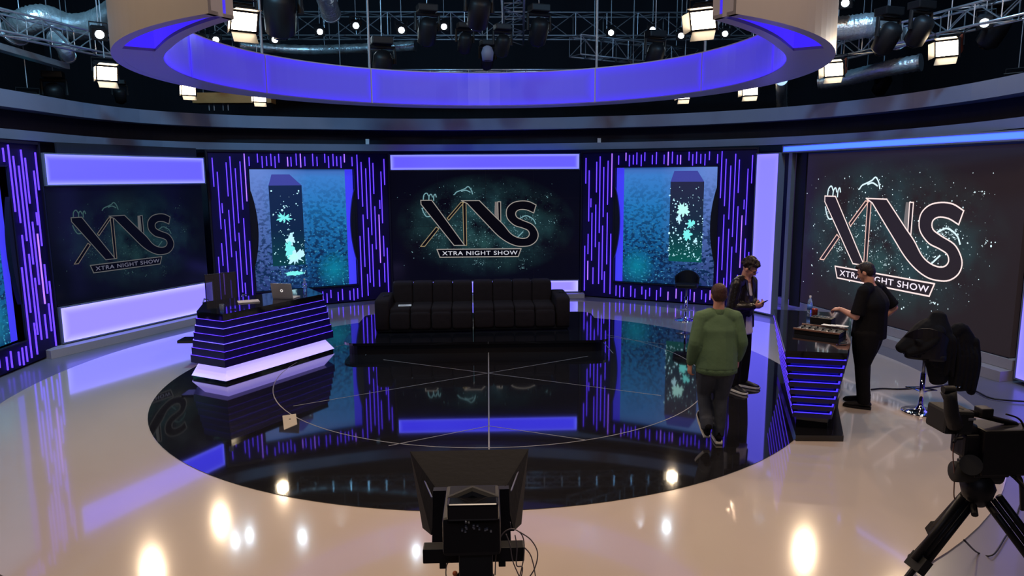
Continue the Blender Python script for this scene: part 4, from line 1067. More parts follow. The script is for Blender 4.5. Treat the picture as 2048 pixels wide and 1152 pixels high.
        chain(c_, [pel+Vector((0, 0.02, -0.16)), pel+Vector((0, 0.01, 0.0)), pel.lerp(ch, 0.6), ch, nb+Vector((0, 0.0, 0.01))], [(0.165, 0.128), (0.160, 0.125), (0.155, 0.128), (0.160, 0.128), (0.085, 0.080)], shax, c0=0.1)
        fuse(c_, 'shirt', M['white_cloth'], t, 0.010, 3)
        jo = top_mesh('leather_jacket', M['leather'], 0.022, 1.0, -0.08, 0.009, 2)
        # open the jacket along the front
        bm = bmesh.new(); bm.from_mesh(jo.data); dele = []
        for v in bm.verts:
            q_ = v.co
            if q_.z < nb.z+0.08 and q_.z > pel.z-0.4 and q_.y > pel.lerp(ch, max(0, min(1, (q_.z-pel.z)/(ch.z-pel.z)))).y+0.05:
                wd = 0.085+0.030*max(0, (ch.z-q_.z))+0.05*max(0, q_.z-ch.z)
                if abs(q_.x) < wd and (q_-V['wrL']).length > 0.16 and (q_-V['wrR']).length > 0.16: dele.append(v)
        bmesh.ops.delete(bm, geom=dele, context='VERTS'); bm.to_mesh(jo.data); bm.free()
        for sx in (-1, 1):
            MB().add([(sx*0.05, 0.125, nb.z-0.16), (sx*0.115, 0.120, nb.z-0.06), (sx*0.10, 0.085, nb.z+0.06), (sx*0.055, 0.095, nb.z+0.03), (sx*0.05, 0.135, nb.z-0.158), (sx*0.12, 0.130, nb.z-0.058), (sx*0.105, 0.095, nb.z+0.062), (sx*0.055, 0.105, nb.z+0.034)], [(0, 1, 2, 3), (7, 6, 5, 4), (0, 4, 5, 1), (1, 5, 6, 2), (2, 6, 7, 3), (3, 7, 4, 0)]).build('lapel', M['leather'], t)
    for s in 'LR':
        shoe(t, V['an'+s], J.get('fy'+s, 0), J.get('fp'+s, 0), M[outfit['shoe']], M[outfit['sole']])
    if outfit.get('glasses'):
        g = MB()
        for sx in (-1, 1):
            g.tube([(sx*0.032+0.021*math.cos(a), 0.098, 0.002+0.015*math.sin(a)) for a in (2*PI*k/16 for k in range(17))], 0.0022, 6)
            g.tube([(sx*0.053, 0.097, 0.006), (sx*0.078, 0.02, 0.006), (sx*0.080, -0.02, -0.002)], 0.002, 6)
        g.tube([(-0.011, 0.099, 0.004), (0.011, 0.099, 0.004)], 0.002, 6)
        g.xf(H).build('glasses', M['black'], t)
    return t, V

# man in the green sweater, walking away
q = atz(1428, 884, 0.006)
person('man in a green sweater and dark jeans walking away from the camera', (q.x, q.y, 0.006), R(-3), dict(
    hipL=(-0.10, 0.0, 0.88), hipR=(0.09, 0.0, 0.88), chest=(-0.005, 0.03, 1.22), shL=(-0.180, 0.02, 1.350), shR=(0.175, 0.02, 1.350), neck=(0, 0.03, 1.445), head=(0, 0.045, 1.575), hpitch=R(10), hyaw=0,
    elL=(-0.245, -0.03, 1.09), wrL=(-0.265, 0.05, 0.86), elR=(0.235, -0.03, 1.09), wrR=(0.250, 0.12, 0.88),
    knL=(-0.10, 0.10, 0.50), anL=(-0.095, -0.05, 0.19), knR=(0.060, 0.04, 0.47), anR=(0.040, 0.0, 0.095),
    handL=((-0.05, 0.10, -1), (0.8, 0.3, 0), -1, 0.55), handR=((0.05, 0.25, -1), (-0.8, 0.3, 0), 1, 0.55), fyL=R(8), fyR=R(-6), fpL=R(-42), fpR=R(0)),
    dict(top='sweater', trousers='jeans', shoe='blackcloth', sole='whitesole', hair='short', haircol='hairbrown', bulk=1.16, legs=1.04))
# man in the leather jacket looking at his phone
q = atz(1476, 777, 0.006)
LJ, LV = person('man in a black leather jacket and white shirt looking down at a phone', (q.x, q.y, 0.006), R(-140), dict(
    hipL=(-0.09, 0.0, 0.92), hipR=(0.09, 0.0, 0.92), chest=(0, 0.0, 1.26), shL=(-0.18, 0.02, 1.43), shR=(0.18, 0.02, 1.43), neck=(0, 0.045, 1.49), head=(0, 0.095, 1.615), hpitch=R(34), hyaw=R(8),
    elL=(-0.25, 0.0, 1.13), wrL=(-0.075, 0.20, 1.14), elR=(0.25, 0.0, 1.13), wrR=(0.075, 0.20, 1.14),
    knL=(-0.10, 0.03, 0.50), anL=(-0.12, 0.0, 0.095), knR=(0.11, 0.03, 0.50), anR=(0.14, 0.02, 0.095),
    handL=((0.55, 0.85, 0.25), (0.7, -0.4, 0.5), -1, 0.65), handR=((-0.55, 0.85, 0.25), (-0.7, -0.4, 0.5), 1, 0.65), fyL=R(12), fyR=R(-12)),
    dict(top='jacket', trousers='blackcloth', shoe='black', sole='whitesole', hair='curly', haircol='hair', glasses=True, bulk=0.98))
ph = LJ.matrix_basis @ Vector((0.0, 0.285, 1.185))
t = thing('mobile_phone', 'small phone held in both hands by the man in the leather jacket', 'phone', ph, R(-140))
MB().box(-0.036, 0.036, -0.075, 0.075, -0.004, 0.004).xf(Matrix.Rotation(R(35), 4, 'X')).build('case', M['black'], t, bevel=0.003)
MB().box(-0.032, 0.032, -0.068, 0.068, 0.0042, 0.0050).xf(Matrix.Rotation(R(35), 4, 'X')).build('screen', mat('phone_screen', (0.1, 0.1, 0.1), 0.2, emit=(0.35, 0.40, 0.45)), t)
# man in black at the right desk
q = atz(1727, 811, 0.0)
person('man in a black t-shirt and black trousers working at the mixer on the desk', (q.x, q.y, 0.0), R(48), dict(
    hipL=(-0.095, 0.0, 0.93), hipR=(0.095, 0.0, 0.93), chest=(0, -0.02, 1.27), shL=(-0.205, 0.04, 1.45), shR=(0.205, -0.02, 1.45), neck=(0, 0.03, 1.52), head=(0, 0.085, 1.645), hpitch=R(26), hyaw=R(-4),
    elL=(-0.26, 0.09, 1.135), wrL=(-0.14, 0.30, 1.19), elR=(0.30, -0.20, 1.20), wrR=(0.20, -0.02, 1.01),
    knL=(-0.12, 0.02, 0.51), anL=(-0.13, -0.03, 0.095), knR=(0.10, 0.06, 0.51), anR=(0.07, 0.03, 0.095),
    handL=((0.45, 0.9, -0.15), (0.3, -0.3, -0.9), -1, 0.7), handR=((-0.5, 0.75, -0.5), (-1, 0.1, 0.2), 1, 0.5), fyL=R(10), fyR=R(-4)),
    dict(top='tee', trousers='blackcloth', shoe='black', sole='black', hair='quiff', haircol='hair', bulk=1.34, legs=1.20))

# ------------------------------------------------------------------ coats on the right stool
t = thing('black_coat', 'black coat bundled over the seat and back of the right bar stool', 'coat', (ST.x, ST.y, 0.76))
c_ = MB()
z = 0.76
chain(c_, [(ST.x-0.28, ST.y+0.02, z+0.02), (ST.x-0.12, ST.y, z+0.12), (ST.x+0.08, ST.y+0.02, z+0.22), (ST.x+0.22, ST.y+0.02, z+0.16)], [(0.10, 0.06), (0.16, 0.12), (0.18, 0.17), (0.12, 0.13)], (0, 1, 0))
chain(c_, [(ST.x+0.12, ST.y, z+0.38), (ST.x+0.10, ST.y-0.02, z+0.20), (ST.x+0.12, ST.y-0.06, z-0.10), (ST.x+0.14, ST.y-0.08, z-0.36)], [(0.10, 0.10), (0.18, 0.16), (0.15, 0.10), (0.11, 0.05)], (1, 0, 0))
chain(c_, [(ST.x+0.05, ST.y-0.1, z+0.25), (ST.x-0.1, ST.y-0.12, z+0.10), (ST.x-0.25, ST.y-0.1, z-0.01)], [(0.12, 0.08), (0.14, 0.07), (0.06, 0.04)], (0, 1, 0))
c_.v = [t.matrix_basis.inverted() @ a for a in c_.v]
rnd = random.Random(5)
for k in range(9):
    x0 = -0.20+0.05*k; chain(c_, [(x0, -0.14, 0.30-abs(k-5)*0.03), (x0+0.02, -0.18, 0.12), (x0+0.03+rnd.uniform(-0.02, 0.02), -0.15, -0.04-0.03*k)], [0.022, 0.030, 0.020], (1, 0, 0), n=8)
fuse(c_, 'cloth', M['blackcloth'], t, 0.012, 2)
MB().sphere((-0.02, -0.13, 0.16), 0.012).build('button', M['chrome'], t)
t = thing('black_jacket', 'long black jacket hanging off the right side of the coat-laden stool', 'jacket', (ST.x+0.37, ST.y-0.06, 0.3))
c_ = MB()
chain(c_, [(0.0, 0, 0.72), (0.02, 0, 0.55), (0.04, 0, 0.25), (0.05, 0, 0.02)], [(0.09, 0.07), (0.15, 0.09), (0.16, 0.08), (0.14, 0.06)], (1, 0, 0))
chain(c_, [(-0.10, -0.02, 0.66), (-0.02, 0, 0.72), (0.10, 0, 0.62)], [0.06, 0.08, 0.06], (0, 1, 0))
chain(c_, [(0.15, -0.03, 0.58), (0.19, -0.03, 0.30), (0.17, -0.02, -0.03)], [0.05, 0.055, 0.05], (1, 0, 0))
for k in range(5):
    x0 = -0.09+0.055*k; chain(c_, [(x0, -0.075, 0.62-0.03*k), (x0+0.02, -0.10, 0.35), (x0+0.02, -0.08, 0.02)], [0.016, 0.026, 0.018], (1, 0, 0), n=8)
fuse(c_, 'cloth', M['blackcloth'], t, 0.012, 2)
for k in range(2): MB().sphere((-0.07+0.045*k, -0.09, 0.05), 0.013).build('buckle', M['chrome'], t)

# ------------------------------------------------------------------ camera on tripod, right foreground
BY = -5.95
def cp(u, v, y=BY): return aty(u, v, y)
hd = cp(1950, 935)
ctr = Vector((hd.x, BY, 0))
t = thing('studio_camera', 'black broadcast camera on a heavy tripod at the right edge', 'camera', (hd.x, BY, 0))
def P_(u, v, y=BY): return aty(u, v, y)
def boxpx(u0, v0, u1, v1, y0, y1, name, m, par, bev=0.01, tilt=0.0):
    a = aty(u0, v1, (y0+y1)/2); b = aty(u1, v0, (y0+y1)/2)
    mb = MB().box(a.x, b.x, y0, y1, a.z, b.z)
    if tilt:
        c = Vector(((a.x+b.x)/2, (y0+y1)/2, (a.z+b.z)/2))
        mb.xf(Matrix.Translation(c) @ Matrix.Rotation(tilt, 4, 'Y') @ Matrix.Translation(-c))
    return mb.build(name, m, par, world=True, bevel=bev)
cb = boxpx(1938, 848, 2046, 940, BY-0.11, BY+0.11, 'camera_body', M['black'], t, 0.015)
boxpx(2015, 855, 2075, 930, BY-0.10, BY+0.10, 'battery', M['rubber'], t, 0.015)
boxpx(1912, 862, 1955, 910, BY-0.07, BY+0.07, 'lens_mount', M['black'], t, 0.02)
hood = MB(); a = P_(1902, 836); 
for_ = Vector((-1, 0.0, -0.02))
hood.box(-0.10, 0.075, -0.10, 0.10, -0.075, 0.075).xf(Matrix.Translation(P_(1903, 836)) @ Matrix.Rotation(R(3), 4, 'Y'))
hood.build('matte_box', M['rubber'], t, world=True, bevel=0.02)
MB().tube([P_(1915, 850), P_(1950, 868)], 0.055, 16).build('lens', M['black'], t, world=True, smooth=True)
vf = MB().tube([P_(1897, 784, BY-0.15), P_(1901, 800, BY-0.15), P_(1903, 826, BY-0.15), P_(1910, 850, BY-0.12)], [0.043, 0.036, 0.040, 0.045], 14)
vf.build('viewfinder', M['rubber'], t, world=True, smooth=True)
MB().tube([P_(1886, 779, BY-0.15), P_(1909, 779, BY-0.15)], 0.022, 10).build('eyecup', M['rubber'], t, world=True)
MB().tube([P_(1920, 822, BY-0.05), P_(1945, 826), P_(1990, 838), P_(2030, 848), P_(2040, 862)], [0.022, 0.020, 0.018, 0.018, 0.02], 10).build('carry_handle', M['black'], t, world=True, smooth=True)
boxpx(1955, 814, 1980, 832, BY-0.05, BY+0.03, 'microphone_mount', M['black'], t, 0.008)
boxpx(1937, 836, 1952, 841, BY-0.112, BY-0.11, 'maker_plate', M['steel'], t, 0.0)
MB().tube([P_(1915, 868, BY-0.1), P_(1908, 885, BY-0.12), P_(1912, 878, BY-0.12), P_(1925, 876, BY-0.12)], 0.010, 8).build('focus_lever', M['black'], t, world=True)
boxpx(1930, 925, 2000, 945, BY-0.09, BY+0.09, 'base_plate', M['black'], t, 0.01)
hub = P_(1958, 948)
MB().tube([hub+Vector((-0.16, 0, 0.02)), hub+Vector((0.12, 0, 0.0))], 0.065, 18).build('fluid_head', M['rubber'], t, world=True, smooth=True)
MB().tube([P_(1942, 930, BY-0.11), P_(1942, 930, BY-0.06)], 0.062, 20).build('tilt_dial', M['rubber'], t, world=True)
MB().lathe(tuple(hub+Vector((0, 0, -0.20))), [(0.05, 0.0), (0.085, 0.06), (0.10, 0.12), (0.07, 0.2)], 18).build('bowl', M['black'], t, world=True, smooth=True)
MB().tube([P_(2005, 935, BY-0.05), P_(2030, 955, BY-0.10), P_(2060, 985, BY-0.2)], 0.013, 8).build('pan_bar', M['black'], t, world=True)
tops = hub+Vector((0, 0, -0.16))
def leg(ft, fb, w):
    ft, fb = Vector(ft), Vector(fb); d = fb-ft
    side = d.cross(Vector((0, 1, 0.2))).normalized()*w
    l = MB()
    mid = ft+d*0.52
    l.bar(ft+side, mid+side, 0.022, 10); l.bar(ft-side, mid-side, 0.022, 10)
    l.bar(ft, mid+d*0.02, 0.016, 8)
    o = l.build('leg', M['black'], t, world=True, smooth=True)
    MB().bar(mid-d*0.04, fb, 0.020, 10).build('lower_tube', M['black'], o, world=False) if False else None
    k = MB().bar(mid-d*0.06, fb, 0.019, 10); inv = t.matrix_basis.inverted(); k.v = [inv @ a for a in k.v]; k.build('lower_tube', M['black'], o)
    c = MB().box(-0.06, 0.06, -0.03, 0.03, -0.05, 0.05); q_ = d.to_track_quat('Z', 'Y').to_matrix().to_4x4(); c.xf(Matrix.Translation(mid) @ q_); c.v = [inv @ a for a in c.v]; c.build('leg_clamp', M['rubber'], o)
    f = MB().sphere((fb.x, fb.y, 0.03), 0.028); f.v = [inv @ a for a in f.v]; f.build('foot', M['rubber'], o)
leg(tops+Vector((-0.08, -0.03, 0.0)), (tops.x-0.66, BY-0.10, 0.03), 0.045)
leg(tops+Vector((0.09, -0.02, 0.0)), (tops.x+0.60, BY-0.30, 0.03), 0.040)
leg(tops+Vector((0.02, 0.08, 0.0)), (tops.x+0.02, BY+0.62, 0.03), 0.04)
for k, (du, dv) in enumerate(((-40, 20), (10, 26))):
    MB().bar(tops+Vector((0.1*k-0.06, -0.06, -0.02)), tops+Vector((0.13*k-0.09, -0.12, -0.05)), 0.02, 10).build('lock_knob', M['black'], t, world=True)
def cable(label, pts, r, m, n=8, group=None):
    o = MB().tube(spline([Vector(p) for p in pts], 8), r, 6).build('cable', m, smooth=True)
    return tag(o, label, 'cable', group)
cable('thin brown cable hanging from the front of the tripod camera', [P_(1909, 878), P_(1906, 910), P_(1909, 950), P_(1908, 992), P_(1915, 1005)], 0.0035, mat('brown_cable', (0.16, 0.07, 0.05), 0.5))
cable('black cable trailing on the floor beneath the tripod camera', [P_(1928, 1080, BY), atz(1955, 1105, 0.01), atz(1985, 1110, 0.01), atz(2010, 1075, 0.01), atz(2028, 1045, 0.01), atz(2040, 1010, 0.01)], 0.006, M['cable'])
cable('black cable looping from the back of the tripod camera', [P_(2012, 828, BY-0.05), P_(2035, 836, BY-0.05), P_(2046, 850, BY-0.05), P_(2050, 880, BY-0.05)], 0.006, M['cable'])
cable('thick cable bundle hanging below the tripod camera battery', [P_(2015, 930, BY-0.04), P_(2030, 945, BY-0.04), P_(2042, 965, BY-0.04), P_(2045, 1020, BY-0.04)], 0.014, M['cable'])
# floor cables at the logo wall
cable('black cable on the floor from the stool past the logo wall', [atz(1742, 779, 0.012), atz(1765, 777, 0.012), atz(1800, 778, 0.012), atz(1860, 775, 0.012), atz(1905, 770, 0.012), atz(1950, 782, 0.012), atz(1985, 797, 0.012), atz(2060, 804, 0.012)], 0.011, M['cable'])

# ------------------------------------------------------------------ teleprompter camera, centre foreground
Y0 = -6.35
def Q_(u, v, y): return aty(u, v, y)
t = thing('teleprompter_camera', 'black studio camera with a wide prompter hood seen from behind, bottom centre', 'camera', (Q_(945, 1000, -6.9).x, -6.8, 0))
# hood: wide mouth at the front, narrower towards the camera
yf, yb = -6.25, -6.75
f1, f2 = Q_(820, 903, yf), Q_(1057, 898, yf)
b1, b2 = Q_(878, 985, yb), Q_(1008, 980, yb)
fl, fr_ = Q_(838, 1020, yf), Q_(1047, 1018, yf)
bl_, br_ = Q_(868, 1080, yb), Q_(1025, 1078, yb)
def slabq(name, a, b, c, d, th, m):
    n = (b-a).cross(d-a).normalized()*th
    MB().add([a, b, c, d, a+n, b+n, c+n, d+n], [(0, 1, 2, 3), (7, 6, 5, 4), (0, 4, 5, 1), (1, 5, 6, 2), (2, 6, 7, 3), (3, 7, 4, 0)]).build(name, m, t, world=True)
slabq('hood_top', f1, f2, b2, b1, 0.008, M['blackcloth'])
slabq('hood_side', f1, b1, Q_(862, 1070, yb), Q_(845, 1056, yf+0.1), 0.008, M['blackcloth'])
slabq('hood_side', f2, Q_(1043, 1048, yf+0.1), Q_(1028, 1062, yb), b2, 0.008, M['blackcloth'])
slabq('hood_bottom', Q_(845, 1056, yf+0.1), Q_(862, 1070, yb), Q_(1028, 1062, yb), Q_(1043, 1048, yf+0.1), 0.008, M['blackcloth'])
MB().bar(Q_(842, 944, yf-0.15), Q_(864, 995, yb-0.01), 0.004).build('hood_rod', M['steel'], t, world=True)
MB().bar(Q_(1040, 932, yf-0.15), Q_(1022, 982, yb-0.01), 0.004).build('hood_rod', M['steel'], t, world=True)
slabq('mirror_frame', Q_(866, 982, yb), Q_(1018, 978, yb), Q_(1022, 1085, yb-0.02), Q_(864, 1088, yb-0.02), 0.05, M['black'])
def bx(u0, v0, u1, v1, y0, y1, name, m, bev=0.01):
    a = aty(u0, v1, (y0+y1)/2); b = aty(u1, v0, (y0+y1)/2)
    return MB().box(a.x, b.x, y0, y1, a.z, b.z).build(name, m, t, world=True, bevel=bev)
bx(890, 1000, 1000, 1075, -7.15, -6.80, 'camera_body', M['black'], 0.02)
vfm = MB().tube([Q_(900, 1005, -7.1), Q_(945, 985, -7.1), Q_(992, 1003, -7.1)], 0.03, 10); vfm.build('viewfinder_hood', M['rubber'], t, world=True)
bx(895, 1000, 997, 1035, -7.20, -7.12, 'viewfinder', M['dark_screen'], 0.01)
bx(847, 1087, 1048, 1120, -7.0, -6.93, 'cross_bar', M['black'], 0.006)
bx(880, 1118, 893, 1130, -7.0, -6.93, 'bracket', M['black'], 0.003); bx(997, 1116, 1011, 1126, -7.0, -6.93, 'bracket', M['black'], 0.003)
bx(920, 1060, 985, 1170, -7.12, -6.95, 'fluid_head', M['rubber'], 0.015)
hx = Q_(950, 1150, -7.03)
MB().cyl((hx.x, -7.03), 0.09, 0.30, 0.98, 24).build('pedestal_column', M['black'], t, world=True)
MB().cyl((hx.x, -7.03), 0.13, 0.12, 0.45, 24).build('pedestal_base', M['black'], t, world=True)
for k in range(3):
    a = R(90+120*k); e = Vector((hx.x+0.45*math.cos(a), -7.03+0.45*math.sin(a), 0.10))
    MB().tube([(hx.x, -7.03, 0.2), e], 0.035).build('pedestal_leg', M['black'], t, world=True)
    MB().tube([e+Vector((-0.03, 0, -0.04)), e+Vector((0.03, 0, -0.04))], 0.06, 18).build('wheel', M['rubber'], t, world=True)
MB().sphere(tuple(Q_(910, 1147, -7.05)), 0.012).build('orange_knob', M['orange'], t, world=True)
for k in range(14):
    rr = random.Random(k); u, v = 915+rr.uniform(0, 70), 1042+rr.uniform(0, 22)
    p = Q_(u, v, -7.16); MB().box(p.x-0.004, p.x+0.004, -7.165, -7.15, p.z-0.003, p.z+0.003).build('button', M['steel'], t, world=True)
for k, pts in enumerate(([(990, 1150), (993, 1100), (1005, 1068), (1025, 1058), (1045, 1072), (1048, 1110), (1038, 1160)], [(1012, 1068), (1020, 1090), (1025, 1120), (1035, 1145), (1045, 1165)], [(1040, 1064), (1062, 1080), (1075, 1105), (1070, 1135), (1055, 1160)], [(1048, 1094), (1060, 1108), (1067, 1130), (1072, 1160)], [(1030, 1070), (1034, 1095), (1033, 1130), (1045, 1135), (1040, 1165)])):
    cable(['grey cable arching up beside the teleprompter camera', 'grey cable dropping inside the loop beside the teleprompter camera', 'widest grey cable loop right of the teleprompter camera', 'short grey cable leaving the cross bar of the teleprompter camera', 'tangled grey cable at the right of the teleprompter camera'][k], [Q_(u, v, -7.08-0.02*k) for u, v in pts], 0.0028, M['greycable'])
cable('thin cable hanging from the left of the teleprompter camera cross bar', [Q_(899, 1121, -7.0), Q_(893, 1132, -7.0), Q_(892, 1150, -7.0), Q_(895, 1165, -7.0)], 0.0028, M['greycable'])

# ------------------------------------------------------------------ overhead rig
def truss(label, a, b, s=0.32, n=None, m='alu', r=0.02):
    a, b = Vector(a), Vector(b); d = b-a; Lh = d.length; d.normalize()
    t = thing('lighting_truss', label, 'truss', a)
    h = Vector((0, 0, 1)); sd = d.cross(h).normalized()
    cs = [(sd*x+h*z)*s/2 for x, z in ((-1, -1), (1, -1), (1, 1), (-1, 1))]
    for c in cs: MB().bar(a+c, b+c, r, 8).build('chord', M[m], t, world=True, smooth=True)
    n = n or max(2, int(Lh/0.45)); br = MB()
    for k in range(n):
        p, q_ = a+d*(Lh*k/n), a+d*(Lh*(k+1)/n)
        for i in range(4):
            c0, c1 = cs[i], cs[(i+1) % 4]
            if k % 2: br.bar(p+c0, q_+c1, r*0.55, 5)
            else: br.bar(p+c1, q_+c0, r*0.55, 5)
            br.bar(p+c0, p+c1, r*0.5, 5)
    br.build('bracing', M[m], t, world=True)
    for f in (0.15, 0.85):
        p = a+d*Lh*f; MB().bar((p.x, p.y, p.z+s/2), (p.x, p.y, 9.0), 0.012, 6).build('hanger', M['steel'], t, world=True)
    return t
truss('silver box truss on the left beneath the foil duct', (-7.9, -0.6, 5.18), (-6.1, 6.2, 5.18))
truss('silver box truss on the right carrying the lamps with red housings', (8.0, -1.4, 5.15), (6.3, 5.6, 5.15))
truss('low truss straight behind the hanging ring', (-5.0, 7.9, 5.22), (5.2, 7.9, 5.22), 0.30)
truss('high dim truss across the back of the roof', (-7.0, 8.6, 6.55), (8.5, 8.6, 6.55), 0.55, 20, 'steel')
truss('dim truss running front to back above the ring centre', (0.55, 3.5, 6.6), (0.75, 8.0, 6.2), 0.45, 8, 'steel')
truss('dim truss above the right rear of the ring', (2.2, 7.6, 5.9), (5.6, 9.6, 5.9), 0.45, 8, 'steel')
t = thing('grey_batten', 'wide grey metal batten below the left truss', 'batten', (-8.3, 1.6, 4.9))
a, b = atz(-40, 84, 4.85), atz(118, 130, 4.85)
MB().loft([[p+Vector((0, 0, -0.07)), p+Vector((0.16, 0.05, -0.07)), p+Vector((0.16, 0.05, 0.03)), p+Vector((0, 0, 0.03))] for p in (a, b)]).build('channel', M['steel'], t, world=True)

def duct(label, pts, r, name='foil_duct'):
    P = spline([Vector(p) for p in pts], 14); rad = [r*(1+0.05*math.sin(i*2.6)) for i in range(len(P))]
    t = thing(name, label, 'air duct', P[0])
    MB().tube(P, rad, 20, caps=False).build('hose', M['foil'], t, world=True, smooth=True)
    mid = P[len(P)//2]; MB().bar(mid+Vector((0, 0, r*0.9)), (mid.x, mid.y, 8.99), 0.006, 5).build('hanging_wire', M['steel'], t, world=True)
    for i in (0, len(P)-1):
        d = (P[min(i+1, len(P)-1)]-P[max(i-1, 0)]).normalized()
        MB().tube([P[i]-d*0.02, P[i]+d*0.02], r*1.08, 20).build('collar', M['alu'], t, world=True)
    return t
duct('big crinkled foil duct draped over the left truss', [atz(30, 66, 5.45), atz(52, 44, 5.6), atz(88, 36, 5.7), atz(135, 52, 5.66), atz(180, 50, 5.65), atz(225, 28, 5.8), atz(290, -20, 5.9)], 0.23)
duct('crumpled foil duct end hanging inside the left truss', [atz(110, 75, 5.3), atz(128, 95, 5.1), atz(135, 112, 5.0)], 0.13)
duct('foil duct entering behind the right side of the ring', [atz(1640, 60, 5.4), atz(1700, 55, 5.4), atz(1750, 52, 5.4), atz(1795, 75, 5.3)], 0.21)
duct('brownish foil duct sagging below the two lamps with red housings on the right', [atz(1640, 165, 4.7), atz(1700, 155, 4.75), atz(1770, 138, 4.8), atz(1840, 125, 4.85)], 0.15)
duct('hanging grey duct mouth high at the top centre-left', [atz(640, -40, 6.6), atz(652, -5, 6.5), atz(662, 28, 6.3)], 0.20)
duct('long dim duct lying across the roof behind the ring', [atz(480, 92, 6.2), atz(600, 100, 6.2), atz(700, 98, 6.2), atz(830, 92, 6.2)], 0.13)
duct('vertical foil pipe standing behind the ring on the right', [atz(1563, 160, 4.7), atz(1563, 185, 4.55), atz(1564, 215, 4.3)], 0.11)
t = thing('wooden_valance', 'orange lit wooden box behind the left of the ring', 'box', (-6.5, 8.2, 4.3))
a, b = aty(387, 186, 8.3), aty(545, 208, 8.3)
MB().box(a.x, b.x, 8.2, 8.6, b.z+0.02, a.z).build('panel', M['wood'], t, world=True)
for u_ in (a.x+0.2, b.x-0.2): MB().bar((u_, 8.4, a.z-0.02), (u_, 8.4, 8.99), 0.008, 5).build('hanging_wire', M['steel'], t, world=True)
for u in (418, 428, 446, 456): p = aty(u, 212, 8.35); MB().bar((p.x, 8.35, b.z+0.02), (p.x, 8.35, b.z-0.15), 0.012).build('bracket', M['steel'], t, world=True)
t = thing('banner', 'small pale banner with dark letters hanging behind the ring on the left', 'banner', (-5.8, 8.5, 5))
a, b = aty(385, 92, 8.7), aty(470, 113, 8.7)
for u_ in (a.x+0.05, b.x-0.05): MB().bar((u_, 8.71, a.z-0.01), (u_, 8.71, 8.99), 0.006, 5).build('hanging_wire', M['steel'], t, world=True)
ban = MB().box(a.x, b.x, 8.7, 8.72, b.z, a.z).build('cloth', mat('banner_cloth', (0.18, 0.35, 0.42), 0.7, noise=0.1), t, world=True)
cu = bpy.data.curves.new('lettering', 'FONT'); cu.body = 'OPOLY'; cu.size = 0.30; cu.extrude = 0.003
to = bpy.data.objects.new('lettering_tmp', cu); COL.objects.link(to)
me = bpy.data.meshes.new_from_object(to.evaluated_get(bpy.context.evaluated_depsgraph_get())); bpy.data.objects.remove(to)
inv = t.matrix_basis.inverted()
for v in me.vertices: c = v.co.copy(); v.co = inv @ Vector((a.x+0.12+c.x*0.72, 8.695-c.z, b.z+0.03+c.y*0.8))
me.materials.clear(); me.materials.append(M['black']); o = bpy.data.objects.new('lettering', me); COL.objects.link(o); o.parent = t

